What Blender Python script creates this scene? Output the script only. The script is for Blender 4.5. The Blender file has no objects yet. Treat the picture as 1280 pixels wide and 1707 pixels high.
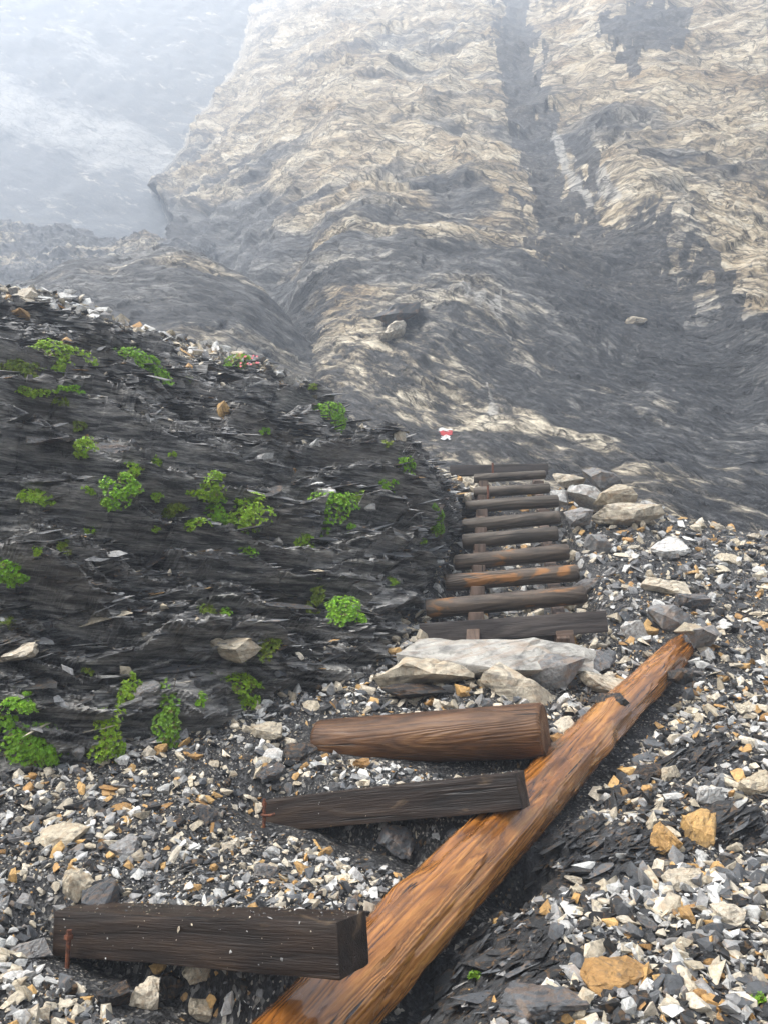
import bpy, bmesh, math, random
import numpy as np
from mathutils import Vector, Matrix, Euler
from mathutils.bvhtree import BVHTree

random.seed(7)
RNG = np.random.default_rng(7)
R = math.radians
scene = bpy.context.scene
COL = scene.collection

# ------------------------------------------------------------------ camera
FPX = 1282.0                      # focal length in photo pixels (1280 x 1707)
PITCH = R(14.0)
EYE = 1.6
cam_d = bpy.data.cameras.new('camera')
cam_d.sensor_fit = 'VERTICAL'
cam_d.sensor_height = 24.0
cam_d.lens = 24.0 * FPX / 1707.0
cam_d.clip_start = 0.05
cam_d.clip_end = 500
cam = bpy.data.objects.new('camera', cam_d)
cam.location = (0, 0, EYE)
cam.rotation_euler = (R(90) + PITCH, 0, 0)
COL.objects.link(cam)
scene.camera = cam

# ------------------------------------------------------------------ world, sun, exposure
SUN_EL, SUN_AZ = R(58), R(-115)   # azimuth from +Y towards +X
world = bpy.data.worlds.new('World')
scene.world = world
world.use_nodes = True
wn = world.node_tree
wn.nodes.clear()
sky = wn.nodes.new('ShaderNodeTexSky')
sky.sky_type = 'NISHITA'
sky.sun_disc = False
sky.sun_elevation = SUN_EL
sky.sun_rotation = SUN_AZ
sky.air_density = 1.0
sky.dust_density = 6.0
sky.ozone_density = 1.0
hsv = wn.nodes.new('ShaderNodeHueSaturation')
hsv.inputs['Saturation'].default_value = 0.25      # a white overcast, not a blue sky
bg = wn.nodes.new('ShaderNodeBackground')
bg.inputs['Strength'].default_value = 0.06
wo = wn.nodes.new('ShaderNodeOutputWorld')
wn.links.new(sky.outputs[0], hsv.inputs['Color'])
wn.links.new(hsv.outputs[0], bg.inputs[0])
wn.links.new(bg.outputs[0], wo.inputs[0])

sun_d = bpy.data.lights.new('sun', 'SUN')
sun_d.energy = 1.5
sun_d.angle = R(20)
sun_d.color = (1.0, 0.96, 0.9)
sun = bpy.data.objects.new('sun', sun_d)
sd = Vector((math.sin(SUN_AZ) * math.cos(SUN_EL), math.cos(SUN_AZ) * math.cos(SUN_EL), math.sin(SUN_EL)))
sun.rotation_euler = sd.to_track_quat('Z', 'Y').to_euler()
sun.location = (0, 0, 60)
COL.objects.link(sun)

scene.view_settings.view_transform = 'Standard'
scene.view_settings.look = 'None'
scene.view_settings.exposure = 3.36
scene.view_settings.gamma = 1.0
scene.view_settings.use_curve_mapping = False
scene.render.engine = 'CYCLES'
scene.cycles.use_denoising = True
scene.cycles.max_bounces = 6
scene.cycles.diffuse_bounces = 3
scene.cycles.glossy_bounces = 2
scene.cycles.volume_bounces = 2
scene.cycles.volume_max_steps = 64

HAZE_DENSITY = 0.0092

# ------------------------------------------------------------------ numeric helpers
ST, CT = math.sin(PITCH), math.cos(PITCH)

def P(px, py, d):
    """photo pixel -> world point on that sight line at forward distance y = d"""
    px, py, d = np.broadcast_arrays(np.asarray(px, float), np.asarray(py, float), np.asarray(d, float))
    u = (px - 640) / FPX
    v = (853.5 - py) / FPX
    c = CT - v * ST
    return np.stack([d * u / c, d, EYE + d * (ST + v * CT) / c], -1)

def PV(px, py, d):
    return Vector([float(t) for t in P(px, py, d)])

def proj(p):
    x, y, z = p[..., 0], p[..., 1], p[..., 2] - EYE
    dep = np.maximum(y * CT + z * ST, 0.05)
    up = -y * ST + z * CT
    return 640 + FPX * x / dep, 853.5 - FPX * up / dep

def sstep(a, b, x):
    t = np.clip((x - a) / (b - a), 0, 1)
    return t * t * (3 - 2 * t)

def _h(ix, iy, iz, seed):
    h = (ix.astype(np.int64) * 374761393 + iy.astype(np.int64) * 668265263 + iz.astype(np.int64) * 2147483647 + seed * 974634) & 0xFFFFFFFF
    h = ((h ^ (h >> 13)) * 1274126177) & 0xFFFFFFFF
    h = ((h ^ (h >> 16)) * 2246822519) & 0xFFFFFFFF
    return ((h ^ (h >> 15)) & 0xFFFF) / 65535.0

def vnoise(x, y, z, seed=0):
    """value noise, 0..1"""
    x, y, z = np.broadcast_arrays(x, y, z)
    xi, yi, zi = np.floor(x), np.floor(y), np.floor(z)
    fx, fy, fz = x - xi, y - yi, z - zi
    fx = fx * fx * (3 - 2 * fx); fy = fy * fy * (3 - 2 * fy); fz = fz * fz * (3 - 2 * fz)
    xi = xi.astype(np.int64); yi = yi.astype(np.int64); zi = zi.astype(np.int64)
    def c(a, b):
        n0 = _h(xi + a, yi + b, zi, seed); n1 = _h(xi + a, yi + b, zi + 1, seed)
        return n0 + (n1 - n0) * fz
    a0 = c(0, 0); a1 = c(1, 0); b0 = c(0, 1); b1 = c(1, 1)
    a = a0 + (a1 - a0) * fx
    b = b0 + (b1 - b0) * fx
    return a + (b - a) * fy

def fbm(p, scale, octv=4, seed=0, gain=0.5):
    s, amp, tot = 0, 1.0, 0
    x, y, z = p[..., 0] * scale, p[..., 1] * scale, p[..., 2] * scale
    for i in range(octv):
        s = s + amp * vnoise(x, y, z, seed + i * 13)
        tot += amp
        amp *= gain
        x, y, z = x * 2.03 + 17.1, y * 2.03 + 5.7, z * 2.03 + 9.2
    return s / tot

def rowed(s, a, h, lat, seed, sharp=0.0):
    """protrusion of bedding layers of thickness h, each varying along strike on its own"""
    k = np.floor(s / h)
    fr = s / h - k
    def lay(k):
        n = vnoise(a[0] / lat, a[1] / lat, k * 7.31, seed)
        n2 = vnoise(a[0] / (lat * 0.5), a[1] / (lat * 0.5), k * 3.17 + 50, seed + 5)
        return np.clip((0.65 * n + 0.35 * n2 - 0.5) * (1 + sharp) + 0.5, 0, 1)
    n = lay(k)
    w = sstep(0.62, 1.0, fr)
    return n * (1.0 - 0.45 * fr) * (1 - w) + lay(k + 1) * w, n

def facets(q, seed):
    """broken blocks: every cell is a tilted plane of its own"""
    ci = np.floor(q).astype(np.int64)
    best = np.full(q.shape[:-1], 1e9); val = np.zeros(q.shape[:-1])
    for i in (-1, 0, 1):
        for j in (-1, 0, 1):
            for k in (-1, 0, 1):
                c = [ci[..., 0] + i, ci[..., 1] + j, ci[..., 2] + k]
                dv = [c[t] + _h(*c, seed + t) - q[..., t] for t in range(3)]
                dd = dv[0] ** 2 + dv[1] ** 2 + dv[2] ** 2
                m_ = dd < best
                best = np.where(m_, dd, best)
                pl = sum((_h(*c, seed + 5 + t) - 0.5) * dv[t] for t in range(3)) * 1.6 + (_h(*c, seed + 9) - 0.5)
                val = np.where(m_, pl, val)
    return val

# ------------------------------------------------------------------ mesh helpers
def mesh_np(name, V, F, smooth=False, mat=None, attrs=None):
    V = np.ascontiguousarray(V, np.float32).reshape(-1, 3)
    F = np.ascontiguousarray(F, np.int32)
    n, k = F.shape
    me = bpy.data.meshes.new(name)
    me.vertices.add(len(V)); me.vertices.foreach_set('co', V.ravel())
    me.loops.add(n * k); me.loops.foreach_set('vertex_index', F.ravel())
    me.polygons.add(n); me.polygons.foreach_set('loop_start', np.arange(0, n * k, k, dtype=np.int32))
    me.update(calc_edges=True)
    if smooth: me.shade_smooth()
    else: me.shade_flat()
    for an, (kind, data) in (attrs or {}).items():
        at = me.attributes.new(an, kind, 'POINT')
        data = np.ascontiguousarray(data, np.float32)
        at.data.foreach_set({'FLOAT_COLOR': 'color', 'FLOAT_VECTOR': 'vector'}.get(kind, 'value'), data.ravel())
    if mat: me.materials.append(mat)
    return me

def link(name, me, parent=None):
    o = bpy.data.objects.new(name, me)
    COL.objects.link(o)
    if parent is not None: o.parent = parent
    return o

def empty(name, loc=(0, 0, 0)):
    o = bpy.data.objects.new(name, None)
    o.location = loc
    o.empty_display_size = 0.1
    COL.objects.link(o)
    return o

def tag(o, label=None, cat=None, group=None, kind=None):
    if label: o['label'] = label
    if cat: o['category'] = cat
    if group: o['group'] = group
    if kind: o['kind'] = kind
    return o

def grid_faces(nr, nc):
    i = np.arange((nr - 1) * nc).reshape(nr - 1, nc)[:, :-1]
    return np.stack([i, i + 1, i + nc + 1, i + nc], -1).reshape(-1, 4)

def grid_normals(V):
    du = np.gradient(V, axis=1); dv = np.gradient(V, axis=0)
    n = np.cross(du, dv)
    n /= np.maximum(np.linalg.norm(n, axis=-1, keepdims=True), 1e-9)
    return n

def grid_bvh(V, step):
    W = V[::step, ::step]
    nr, nc = W.shape[:2]
    return BVHTree.FromPolygons([tuple(p) for p in W.reshape(-1, 3).tolist()], grid_faces(nr, nc).tolist())

# ------------------------------------------------------------------ materials
class NT:
    def __init__(self, name):
        self.m = bpy.data.materials.new(name)
        self.m.use_nodes = True
        self.t = self.m.node_tree
        self.b = self.t.nodes['Principled BSDF']
    def n(self, typ, **kw):
        nd = self.t.nodes.new(typ)
        for k, v in kw.items():
            if k.startswith('i_'):
                nd.inputs[k[2:].replace('_', ' ')].default_value = v
            else:
                setattr(nd, k, v)
        return nd
    def l(self, a, b): self.t.links.new(a, b)
    def coord(self, scale=(1, 1, 1), kind='Object', rot=(0, 0, 0)):
        tc = self.n('ShaderNodeTexCoord'); mp = self.n('ShaderNodeMapping')
        mp.inputs['Scale'].default_value = scale
        mp.inputs['Rotation'].default_value = rot
        self.l(tc.outputs[kind], mp.inputs['Vector'])
        if any(rot):                                   # turn first, then stretch
            mp.inputs['Scale'].default_value = (1, 1, 1)
            m2 = self.n('ShaderNodeMapping'); m2.inputs['Scale'].default_value = scale
            self.l(mp.outputs[0], m2.inputs['Vector'])
            return m2.outputs[0]
        return mp.outputs[0]
    def noise(self, vec, scale, detail=4, rough=0.55, dist=0.0):
        nd = self.n('ShaderNodeTexNoise')
        nd.inputs['Scale'].default_value = scale; nd.inputs['Detail'].default_value = detail
        nd.inputs['Roughness'].default_value = rough; nd.inputs['Distortion'].default_value = dist
        if vec is not None: self.l(vec, nd.inputs['Vector'])
        return nd.outputs[0]
    def ramp(self, fac, stops, interp='LINEAR'):
        nd = self.n('ShaderNodeValToRGB'); cr = nd.color_ramp; cr.interpolation = interp
        while len(cr.elements) < len(stops): cr.elements.new(0.5)
        for e, (p, c) in zip(cr.elements, stops):
            e.position = p
            e.color = (c, c, c, 1) if isinstance(c, (int, float)) else (*c, 1)
        self.l(fac, nd.inputs[0])
        return nd.outputs[0]
    def mix(self, fac, a, b, mode='MIX'):
        nd = self.n('ShaderNodeMix', data_type='RGBA', blend_type=mode)
        for s, v in ((0, fac), (6, a), (7, b)):
            if hasattr(v, 'links') or isinstance(v, bpy.types.NodeSocket): self.l(v, nd.inputs[s])
            elif s == 0: nd.inputs[s].default_value = v
            else: nd.inputs[s].default_value = (*v, 1)
        return nd.outputs[2]
    def math(self, op, a, b=None, c=None):
        nd = self.n('ShaderNodeMath', operation=op)
        for i, v in enumerate((a, b, c)):
            if v is None: continue
            if isinstance(v, bpy.types.NodeSocket): self.l(v, nd.inputs[i])
            else: nd.inputs[i].default_value = v
        return nd.outputs[0]
    def attr(self, name, out='Fac'):
        nd = self.n('ShaderNodeAttribute', attribute_name=name)
        return nd.outputs[out]
    def bump(self, h, strength, dist, prev=None):
        nd = self.n('ShaderNodeBump')
        nd.inputs['Strength'].default_value = strength; nd.inputs['Distance'].default_value = dist
        self.l(h, nd.inputs['Height'])
        if prev is not None: self.l(prev, nd.inputs['Normal'])
        return nd.outputs[0]
    def out(self, color=None, rough=None, normal=None, spec=None):
        for v, k in ((color, 'Base Color'), (rough, 'Roughness'), (normal, 'Normal'), (spec, 'Specular IOR Level')):
            if v is None: continue
            if isinstance(v, bpy.types.NodeSocket): self.l(v, self.b.inputs[k])
            elif isinstance(v, tuple): self.b.inputs[k].default_value = (*v, 1)
            else: self.b.inputs[k].default_value = v
        return self.m

def mat_slate():
    t = NT('wet_slate')
    v = t.coord((1, 1, 8), rot=(R(-9), R(-5), 0)); vu = t.coord()
    n1 = t.noise(v, 3.0, 6, 0.65, 0.6)
    n2 = t.noise(v, 16, 6, 0.7)
    n3 = t.noise(vu, 1.1, 3)
    base = t.ramp(n1, [(0.3, (0.006, 0.006, 0.0065)), (0.42, (0.050, 0.050, 0.051)), (0.50, (0.21, 0.205, 0.197)), (0.64, (0.42, 0.40, 0.36))])
    fine = t.ramp(n2, [(0.35, 0.45), (0.55, 1.0), (0.72, 2.0)])
    c = t.mix(1.0, base, fine, 'MULTIPLY')
    c = t.mix(t.ramp(n3, [(0.52, 0.0), (0.7, 0.55)]), c, (0.07, 0.053, 0.036))
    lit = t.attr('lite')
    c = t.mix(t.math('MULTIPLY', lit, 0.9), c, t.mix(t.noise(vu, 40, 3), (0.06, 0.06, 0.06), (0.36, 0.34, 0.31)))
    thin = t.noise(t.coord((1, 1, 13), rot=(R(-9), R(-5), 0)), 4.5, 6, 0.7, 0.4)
    c = t.mix(t.ramp(thin, [(0.58, 0.0), (0.68, 0.7)]), c, t.mix(n3, (0.16, 0.16, 0.165), (0.34, 0.31, 0.26)))  # pale laminae, with light caught on their edges painted into the colour
    c = t.mix(t.ramp(thin, [(0.36, 0.85), (0.44, 0.0)]), c, (0.008, 0.008, 0.009))
    b = t.bump(thin, 0.7, 0.02)
    b = t.bump(n2, 0.9, 0.02, b)
    b = t.bump(t.noise(v, 45, 4, 0.7), 0.5, 0.006, b)
    r = t.ramp(n3, [(0.3, 0.22), (0.7, 0.5)])
    return t.out(c, r, b, 0.36)

def mat_cliff():
    """folded schist: the vector attribute fol runs (along the foliation, across it, into the rock) in metres"""
    t = NT('cliff_rock')
    F = t.attr('fol', 'Vector')
    def mp(sc, off=0.0):
        m = t.n('ShaderNodeMapping'); m.inputs['Scale'].default_value = sc; m.inputs['Location'].default_value = (off, off * 0.7, 0)
        t.l(F, m.inputs[0]); return m.outputs[0]
    big = t.noise(mp((0.10, 0.20, 0.1)), 1.0, 9, 0.60, 0.5)
    slab = t.noise(mp((0.32, 0.85, 0.3), 3.0), 1.0, 11, 0.68, 0.0)
    mid = t.noise(mp((1.2, 3.4, 1.2), 7.0), 1.0, 10, 0.70, 0.0)
    fin = t.noise(mp((4.6, 11.0, 4.6), 11.0), 1.0, 7, 0.74, 0.0)
    pal = t.noise(mp((0.16, 0.3, 0.16), 17.0), 1.0, 6, 0.6)
    def plates(sc, off):
        wq = t.n('ShaderNodeVectorMath', operation='ADD')
        wn_ = t.n('ShaderNodeTexNoise'); wn_.inputs['Scale'].default_value = 1.3; wn_.inputs['Detail'].default_value = 5
        v_ = mp(sc, off); t.l(v_, wn_.inputs['Vector'])
        ws = t.n('ShaderNodeVectorMath', operation='SCALE'); ws.inputs['Scale'].default_value = 0.9; t.l(wn_.outputs['Color'], ws.inputs[0])
        t.l(v_, wq.inputs[0]); t.l(ws.outputs[0], wq.inputs[1])
        vo = t.n('ShaderNodeTexVoronoi'); t.l(wq.outputs[0], vo.inputs['Vector']); vo.inputs['Scale'].default_value = 1.0
        ve = t.n('ShaderNodeTexVoronoi', feature='DISTANCE_TO_EDGE'); t.l(wq.outputs[0], ve.inputs['Vector']); ve.inputs['Scale'].default_value = 1.0
        sp = t.n('ShaderNodeSeparateColor'); t.l(vo.outputs['Color'], sp.inputs[0])
        return sp.outputs[0], sp.outputs[1], ve.outputs['Distance']
    pa, pah, pae = plates((0.22, 0.62, 0.22), 31.0)
    pb, pbh, pbe = plates((0.8, 2.6, 0.8), 37.0)
    up = t.attr('coarse')                                   # massive beds above, fine shale below
    x = t.mix(up, mid, slab)
    x = t.math('ADD', x, t.math('ADD', t.math('MULTIPLY', t.math('SUBTRACT', pa, 0.5), 0.13), t.math('MULTIPLY', t.math('SUBTRACT', pb, 0.5), 0.11)))
    grey = t.ramp(x, [(0.34, (0.020, 0.020, 0.021)), (0.46, (0.060, 0.059, 0.058)), (0.55, (0.12, 0.118, 0.112)), (0.66, (0.25, 0.24, 0.22))])
    tan = t.ramp(x, [(0.33, (0.11, 0.092, 0.068)), (0.44, (0.31, 0.245, 0.155)), (0.53, (0.48, 0.395, 0.265)), (0.66, (0.62, 0.55, 0.42))])
    och = t.ramp(x, [(0.35, (0.13, 0.08, 0.035)), (0.5, (0.30, 0.205, 0.10)), (0.66, (0.42, 0.33, 0.19))])
    tan = t.mix(t.ramp(pal, [(0.52, 0.0), (0.64, 0.75)]), tan, och)
    tan = t.mix(t.ramp(big, [(0.40, 0.7), (0.48, 0.0)]), tan, grey)
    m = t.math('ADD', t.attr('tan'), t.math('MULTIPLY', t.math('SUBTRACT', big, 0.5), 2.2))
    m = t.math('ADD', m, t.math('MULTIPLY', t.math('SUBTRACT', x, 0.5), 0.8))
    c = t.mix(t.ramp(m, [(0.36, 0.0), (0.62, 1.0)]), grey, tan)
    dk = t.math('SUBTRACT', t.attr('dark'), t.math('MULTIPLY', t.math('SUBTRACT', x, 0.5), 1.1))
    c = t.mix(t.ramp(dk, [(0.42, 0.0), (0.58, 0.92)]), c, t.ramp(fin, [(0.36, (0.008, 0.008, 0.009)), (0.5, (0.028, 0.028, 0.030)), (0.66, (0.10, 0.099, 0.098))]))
    c = t.mix(1.0, c, t.ramp(fin, [(0.36, 0.62), (0.5, 1.0), (0.64, 1.35)]), 'MULTIPLY')
    wh = t.math('ADD', t.attr('white'), t.math('MULTIPLY', t.math('SUBTRACT', x, 0.5), 1.0))
    c = t.mix(t.ramp(wh, [(0.40, 0.0), (0.70, 0.8)]), c, (0.42, 0.40, 0.36))
    def crack(n, w):
        return t.ramp(t.math('ABSOLUTE', t.math('SUBTRACT', n, 0.5)), [(0.0, 0.0), (w, 1.0)])
    k1 = crack(t.noise(mp((0.22, 0.55, 0.22), 23.0), 1.0, 6, 0.6, 0.9), 0.012)
    k2 = crack(t.noise(mp((0.8, 3.0, 0.8), 29.0), 1.0, 6, 0.62, 0.7), 0.016)
    kk = t.math('MINIMUM', k1, t.math('MAXIMUM', k2, t.math('MULTIPLY', up, 0.6)))
    c = t.mix(kk, t.mix(0.25, (0.008, 0.008, 0.009), c), c)
    c = t.mix(t.ramp(pae, [(0.0, 0.75), (0.035, 0.0)]), c, (0.012, 0.012, 0.013))
    c = t.mix(t.ramp(pbe, [(0.0, 0.6), (0.05, 0.0)]), c, (0.014, 0.014, 0.015))
    b = t.bump(pah, 0.9, 0.6)
    b = t.bump(pbh, 0.9, 0.16, b)
    b = t.bump(slab, 0.7, 0.9, b)
    b = t.bump(mid, 0.7, 0.26, b)
    b = t.bump(fin, 0.7, 0.06, b)
    b = t.bump(kk, 0.8, 0.12, b)
    return t.out(c, 0.6, b, 0.3)

def mat_ground():
    t = NT('gravel_ground')
    v = t.coord()
    def chips(scale, seed):
        vo = t.n('ShaderNodeTexVoronoi'); vo.inputs['Scale'].default_value = scale
        mp = t.n('ShaderNodeMapping'); mp.inputs['Location'].default_value = (seed, 0, 0); mp.inputs['Scale'].default_value = (1, 1, 0.7)
        t.l(v, mp.inputs[0]); t.l(mp.outputs[0], vo.inputs['Vector'])
        sep = t.n('ShaderNodeSeparateColor'); t.l(vo.outputs['Color'], sep.inputs[0])
        return sep.outputs[0], vo.outputs['Distance']
    c1, d1 = chips(70, 0)
    c2, d2 = chips(160, 3)
    pal = [(0.0, (0.010, 0.010, 0.0105)), (0.5, (0.022, 0.022, 0.023)), (0.72, (0.055, 0.055, 0.056)), (0.86, (0.14, 0.135, 0.125)), (0.95, (0.36, 0.33, 0.28)), (0.985, (0.26, 0.16, 0.07))]
    col = t.mix(t.ramp(t.noise(v, 6, 3), [(0.4, 0.0), (0.6, 1.0)]), t.ramp(c1, pal, 'CONSTANT'), t.ramp(c2, pal, 'CONSTANT'))
    rockc = t.ramp(t.noise(t.coord((2, 2, 9), rot=(R(25), R(20), 0)), 7, 6, 0.7), [(0.35, (0.007, 0.007, 0.008)), (0.55, (0.02, 0.02, 0.021)), (0.75, (0.075, 0.072, 0.066))])
    bare = t.attr('bare')
    col = t.mix(t.ramp(bare, [(0.35, 0.0), (0.6, 1.0)]), col, rockc)
    b = t.bump(d1, 0.7, 0.012)
    b = t.bump(d2, 0.5, 0.006, b)
    b = t.bump(t.noise(t.coord((2, 2, 9), rot=(R(25), R(20), 0)), 22, 5, 0.7), 0.5, 0.02, b)
    return t.out(col, 0.55, b, 0.3)

def stone_shader(name, from_attr):
    t = NT(name)
    v = t.coord()
    if from_attr:
        base = t.attr('Col', 'Color'); scale = 55
    else:
        oi = t.n('ShaderNodeObjectInfo'); base = oi.outputs['Color']; scale = 4.5
        ad = t.n('ShaderNodeVectorMath', operation='ADD'); t.l(v, ad.inputs[0])
        cb = t.n('ShaderNodeCombineXYZ'); t.l(t.math('MULTIPLY', oi.outputs['Random'], 40.0), cb.inputs[0]); t.l(cb.outputs[0], ad.inputs[1]); v = ad.outputs[0]
    n1 = t.noise(v, scale, 8, 0.68, 0.4)
    n2 = t.noise(v, scale * 4, 5, 0.7)
    n3 = t.noise(v, scale * 0.45, 3, 0.5, 1.5)
    c = t.mix(1.0, base, t.ramp(n1, [(0.3, 0.4), (0.48, 0.9), (0.7, 1.3)]), 'MULTIPLY')
    c = t.mix(t.ramp(n3, [(0.56, 0.0), (0.66, 0.5)]), c, t.mix(0.5, base, (0.30, 0.16, 0.05)))
    c = t.mix(t.ramp(n3, [(0.30, 0.55), (0.40, 0.0)]), c, (0.07, 0.07, 0.072))
    c = t.mix(t.ramp(n2, [(0.30, 0.6), (0.42, 0.0)]), c, (0.035, 0.034, 0.034))
    if not from_attr:
        sp = t.n('ShaderNodeMapping'); sp.inputs['Rotation'].default_value = (0.25, 0.2, 0); t.l(v, sp.inputs[0])
        s2 = t.n('ShaderNodeMapping'); s2.inputs['Scale'].default_value = (0.6, 0.6, 5.0); t.l(sp.outputs[0], s2.inputs[0])
        bd = t.noise(s2.outputs[0], 1.6, 6, 0.62, 0.6)
        c = t.mix(t.ramp(bd, [(0.52, 0.0), (0.60, 0.55), (0.66, 0.0)]), c, t.mix(0.6, base, (0.22, 0.11, 0.04)))
        c = t.mix(t.ramp(bd, [(0.36, 0.7), (0.44, 0.0)]), c, t.mix(0.65, base, (0.04, 0.04, 0.04)))
    b = t.bump(n1, 0.5, 0.012 if from_attr else 0.05)
    b = t.bump(n2, 0.5, 0.004, b)
    return t.out(c, t.ramp(n1, [(0.35, 0.36), (0.65, 0.65)]), b, 0.32)

def mat_wood(name, dark, mid, light, rings, rough, wear=None, wearamt=0.0, grainsz=1.0, stretch=1.0):
    """local x runs along the grain"""
    t = NT(name)
    oi = t.n('ShaderNodeObjectInfo')
    tc = t.n('ShaderNodeTexCoord')
    ad = t.n('ShaderNodeVectorMath', operation='ADD'); t.l(tc.outputs['Object'], ad.inputs[0])
    cb = t.n('ShaderNodeCombineXYZ'); t.l(t.math('MULTIPLY', oi.outputs['Random'], 30.0), cb.inputs[0]); t.l(cb.outputs[0], ad.inputs[1])
    def mp(s):
        m = t.n('ShaderNodeMapping'); m.inputs['Scale'].default_value = s; t.l(ad.outputs[0], m.inputs[0]); return m.outputs[0]
    n = t.noise(mp((0.55 * stretch, 4.2, 4.2)), 1.5 * grainsz, 2.0, 0.4, 0.25)
    ring = t.math('PINGPONG', t.math('MULTIPLY', n, rings), 0.5)
    ring = t.math('MULTIPLY', ring, 2.0)
    fib = t.noise(mp((3, 60, 60)), 3.0, 4, 0.6)
    blot = t.noise(mp((1.5, 4, 4)), 2.2, 4, 0.6)
    tone = t.noise(mp((0.8, 3, 3)), 1.6, 4, 0.6)
    x = t.math('ADD', t.math('MULTIPLY', t.math('POWER', ring, 0.6), 0.34), t.math('ADD', t.math('MULTIPLY', t.math('SUBTRACT', fib, 0.3), 0.45), t.math('MULTIPLY', t.math('SUBTRACT', tone, 0.36), 0.85)))
    c = t.ramp(x, [(0.12, dark), (0.45, mid), (0.85, light)])
    c = t.mix(t.ramp(blot, [(0.36, 0.55), (0.52, 0.0)]), c, dark)
    if wear:
        wm = t.noise(mp((1.0, 3, 3)), 3.2, 4, 0.55, 0.8)
        c = t.mix(t.ramp(wm, [(0.60 - wearamt, 0.0), (0.68 - wearamt, 0.8)]), c, wear)
    crack = t.ramp(t.noise(mp((0.7, 26, 26)), 2.0, 2, 0.5), [(0.28, 0.0), (0.33, 1.0)])
    c = t.mix(crack, (dark[0] * 0.35, dark[1] * 0.35, dark[2] * 0.35), c)
    b = t.bump(ring, 0.35, 0.006)
    b = t.bump(fib, 0.6, 0.006, b)
    b = t.bump(crack, 0.7, 0.008, b)
    r = t.ramp(blot, [(0.35, rough + 0.22), (0.6, rough)])
    if rough < 0.35:                                  # wet film
        t.b.inputs['Coat Weight'].default_value = 0.75
        t.b.inputs['Coat Roughness'].default_value = 0.08
    return t.out(c, r, b, 0.3)

def mat_plain(name, c1, c2, scale=40, rough=0.5, spec=0.4, sub=False):
    t = NT(name)
    c = t.mix(t.ramp(t.noise(t.coord(), scale, 3), [(0.35, 0.0), (0.65, 1.0)]), c1, c2)
    return t.out(c, rough, None, spec)

def mat_leaf():
    t = NT('leaf_green')
    c = t.attr('Col', 'Color')
    c = t.mix(t.ramp(t.noise(t.coord(), 60, 2), [(0.35, 0.35), (0.65, 0.0)]), c, (0.03, 0.055, 0.01))
    t.b.inputs['Subsurface Weight'].default_value = 0.0
    m = t.out(c, 0.45, None, 0.4)
    tr = t.n('ShaderNodeBsdfTranslucent'); t.l(c, tr.inputs[0])
    mx = t.n('ShaderNodeMixShader'); mx.inputs[0].default_value = 0.35
    o = t.t.nodes['Material Output']
    t.l(t.b.outputs[0], mx.inputs[1]); t.l(tr.outputs[0], mx.inputs[2]); t.l(mx.outputs[0], o.inputs[0])
    return m

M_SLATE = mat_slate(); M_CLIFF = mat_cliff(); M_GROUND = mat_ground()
M_STONE = stone_shader('gravel_stone', True); M_ROCK = stone_shader('loose_stone', False)
M_LOG = mat_wood('wet_orange_log', (0.060, 0.020, 0.005), (0.26, 0.098, 0.018), (0.50, 0.245, 0.06), 26, 0.12, stretch=0.4)
M_BROWN = mat_wood('brown_log', (0.024, 0.011, 0.005), (0.092, 0.040, 0.015), (0.17, 0.085, 0.03), 22, 0.36, stretch=0.8)
M_BEAM = mat_wood('dark_sleeper', (0.006, 0.0038, 0.0026), (0.020, 0.012, 0.008), (0.055, 0.035, 0.021), 8, 0.38, (0.11, 0.075, 0.045), -0.03)
M_RUNG = mat_wood('weathered_rung', (0.026, 0.020, 0.015), (0.085, 0.067, 0.050), (0.17, 0.14, 0.11), 12, 0.45)
M_RUNGO = mat_wood('worn_rung', (0.024, 0.017, 0.012), (0.080, 0.058, 0.041), (0.16, 0.12, 0.085), 12, 0.4, (0.28, 0.12, 0.03), 0.03)
M_PLANK = mat_wood('grey_plank', (0.014, 0.011, 0.010), (0.042, 0.034, 0.030), (0.088, 0.072, 0.062), 7, 0.5)
M_RAIL = mat_wood('rail_timber', (0.03, 0.02, 0.014), (0.10, 0.066, 0.047), (0.18, 0.125, 0.095), 8, 0.5)
M_RUST = mat_plain('rusty_steel', (0.05, 0.017, 0.008), (0.16, 0.05, 0.02), 90, 0.7)
M_LEAF = mat_leaf()
M_STEM = mat_plain('brown_stem', (0.035, 0.022, 0.012), (0.07, 0.045, 0.022), 60, 0.7)
M_PETAL = mat_plain('pink_petal', (0.55, 0.07, 0.10), (0.62, 0.2, 0.2), 200, 0.5)
M_RED = mat_plain('red_paint', (0.42, 0.012, 0.014), (0.55, 0.03, 0.03), 60, 0.5)
M_WHITE = mat_plain('white_paint', (0.7, 0.7, 0.68), (0.82, 0.82, 0.8), 60, 0.5)

# ------------------------------------------------------------------ ground
PROF_Y = np.array([-60, -6, -2, 0, 1.2, 2.2, 2.75, 3.3, 4.0, 4.75, 5.3, 8.1, 8.6, 9.5, 80])
PROF_Z = np.array([-2.2, -1.2, -0.4, 0.0, 0.40, 0.75, 0.90, 1.06, 1.37, 1.76, 2.10, 3.86, 4.02, 4.08, 4.3])

# step timbers: ends of the lower front edge and section
def timber(l, r): return PV(*l), PV(*r)
B1 = timber((88, 1556, 2.84), (564, 1586, 2.25))
B2 = timber((440, 1362, 3.68), (864, 1319, 3.22))
L3 = timber((533, 1239, 4.22), (908, 1217, 3.78))

LOG_A, LOG_B = PV(540, 1712, 2.55), PV(1146, 1072, 5.2)

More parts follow.
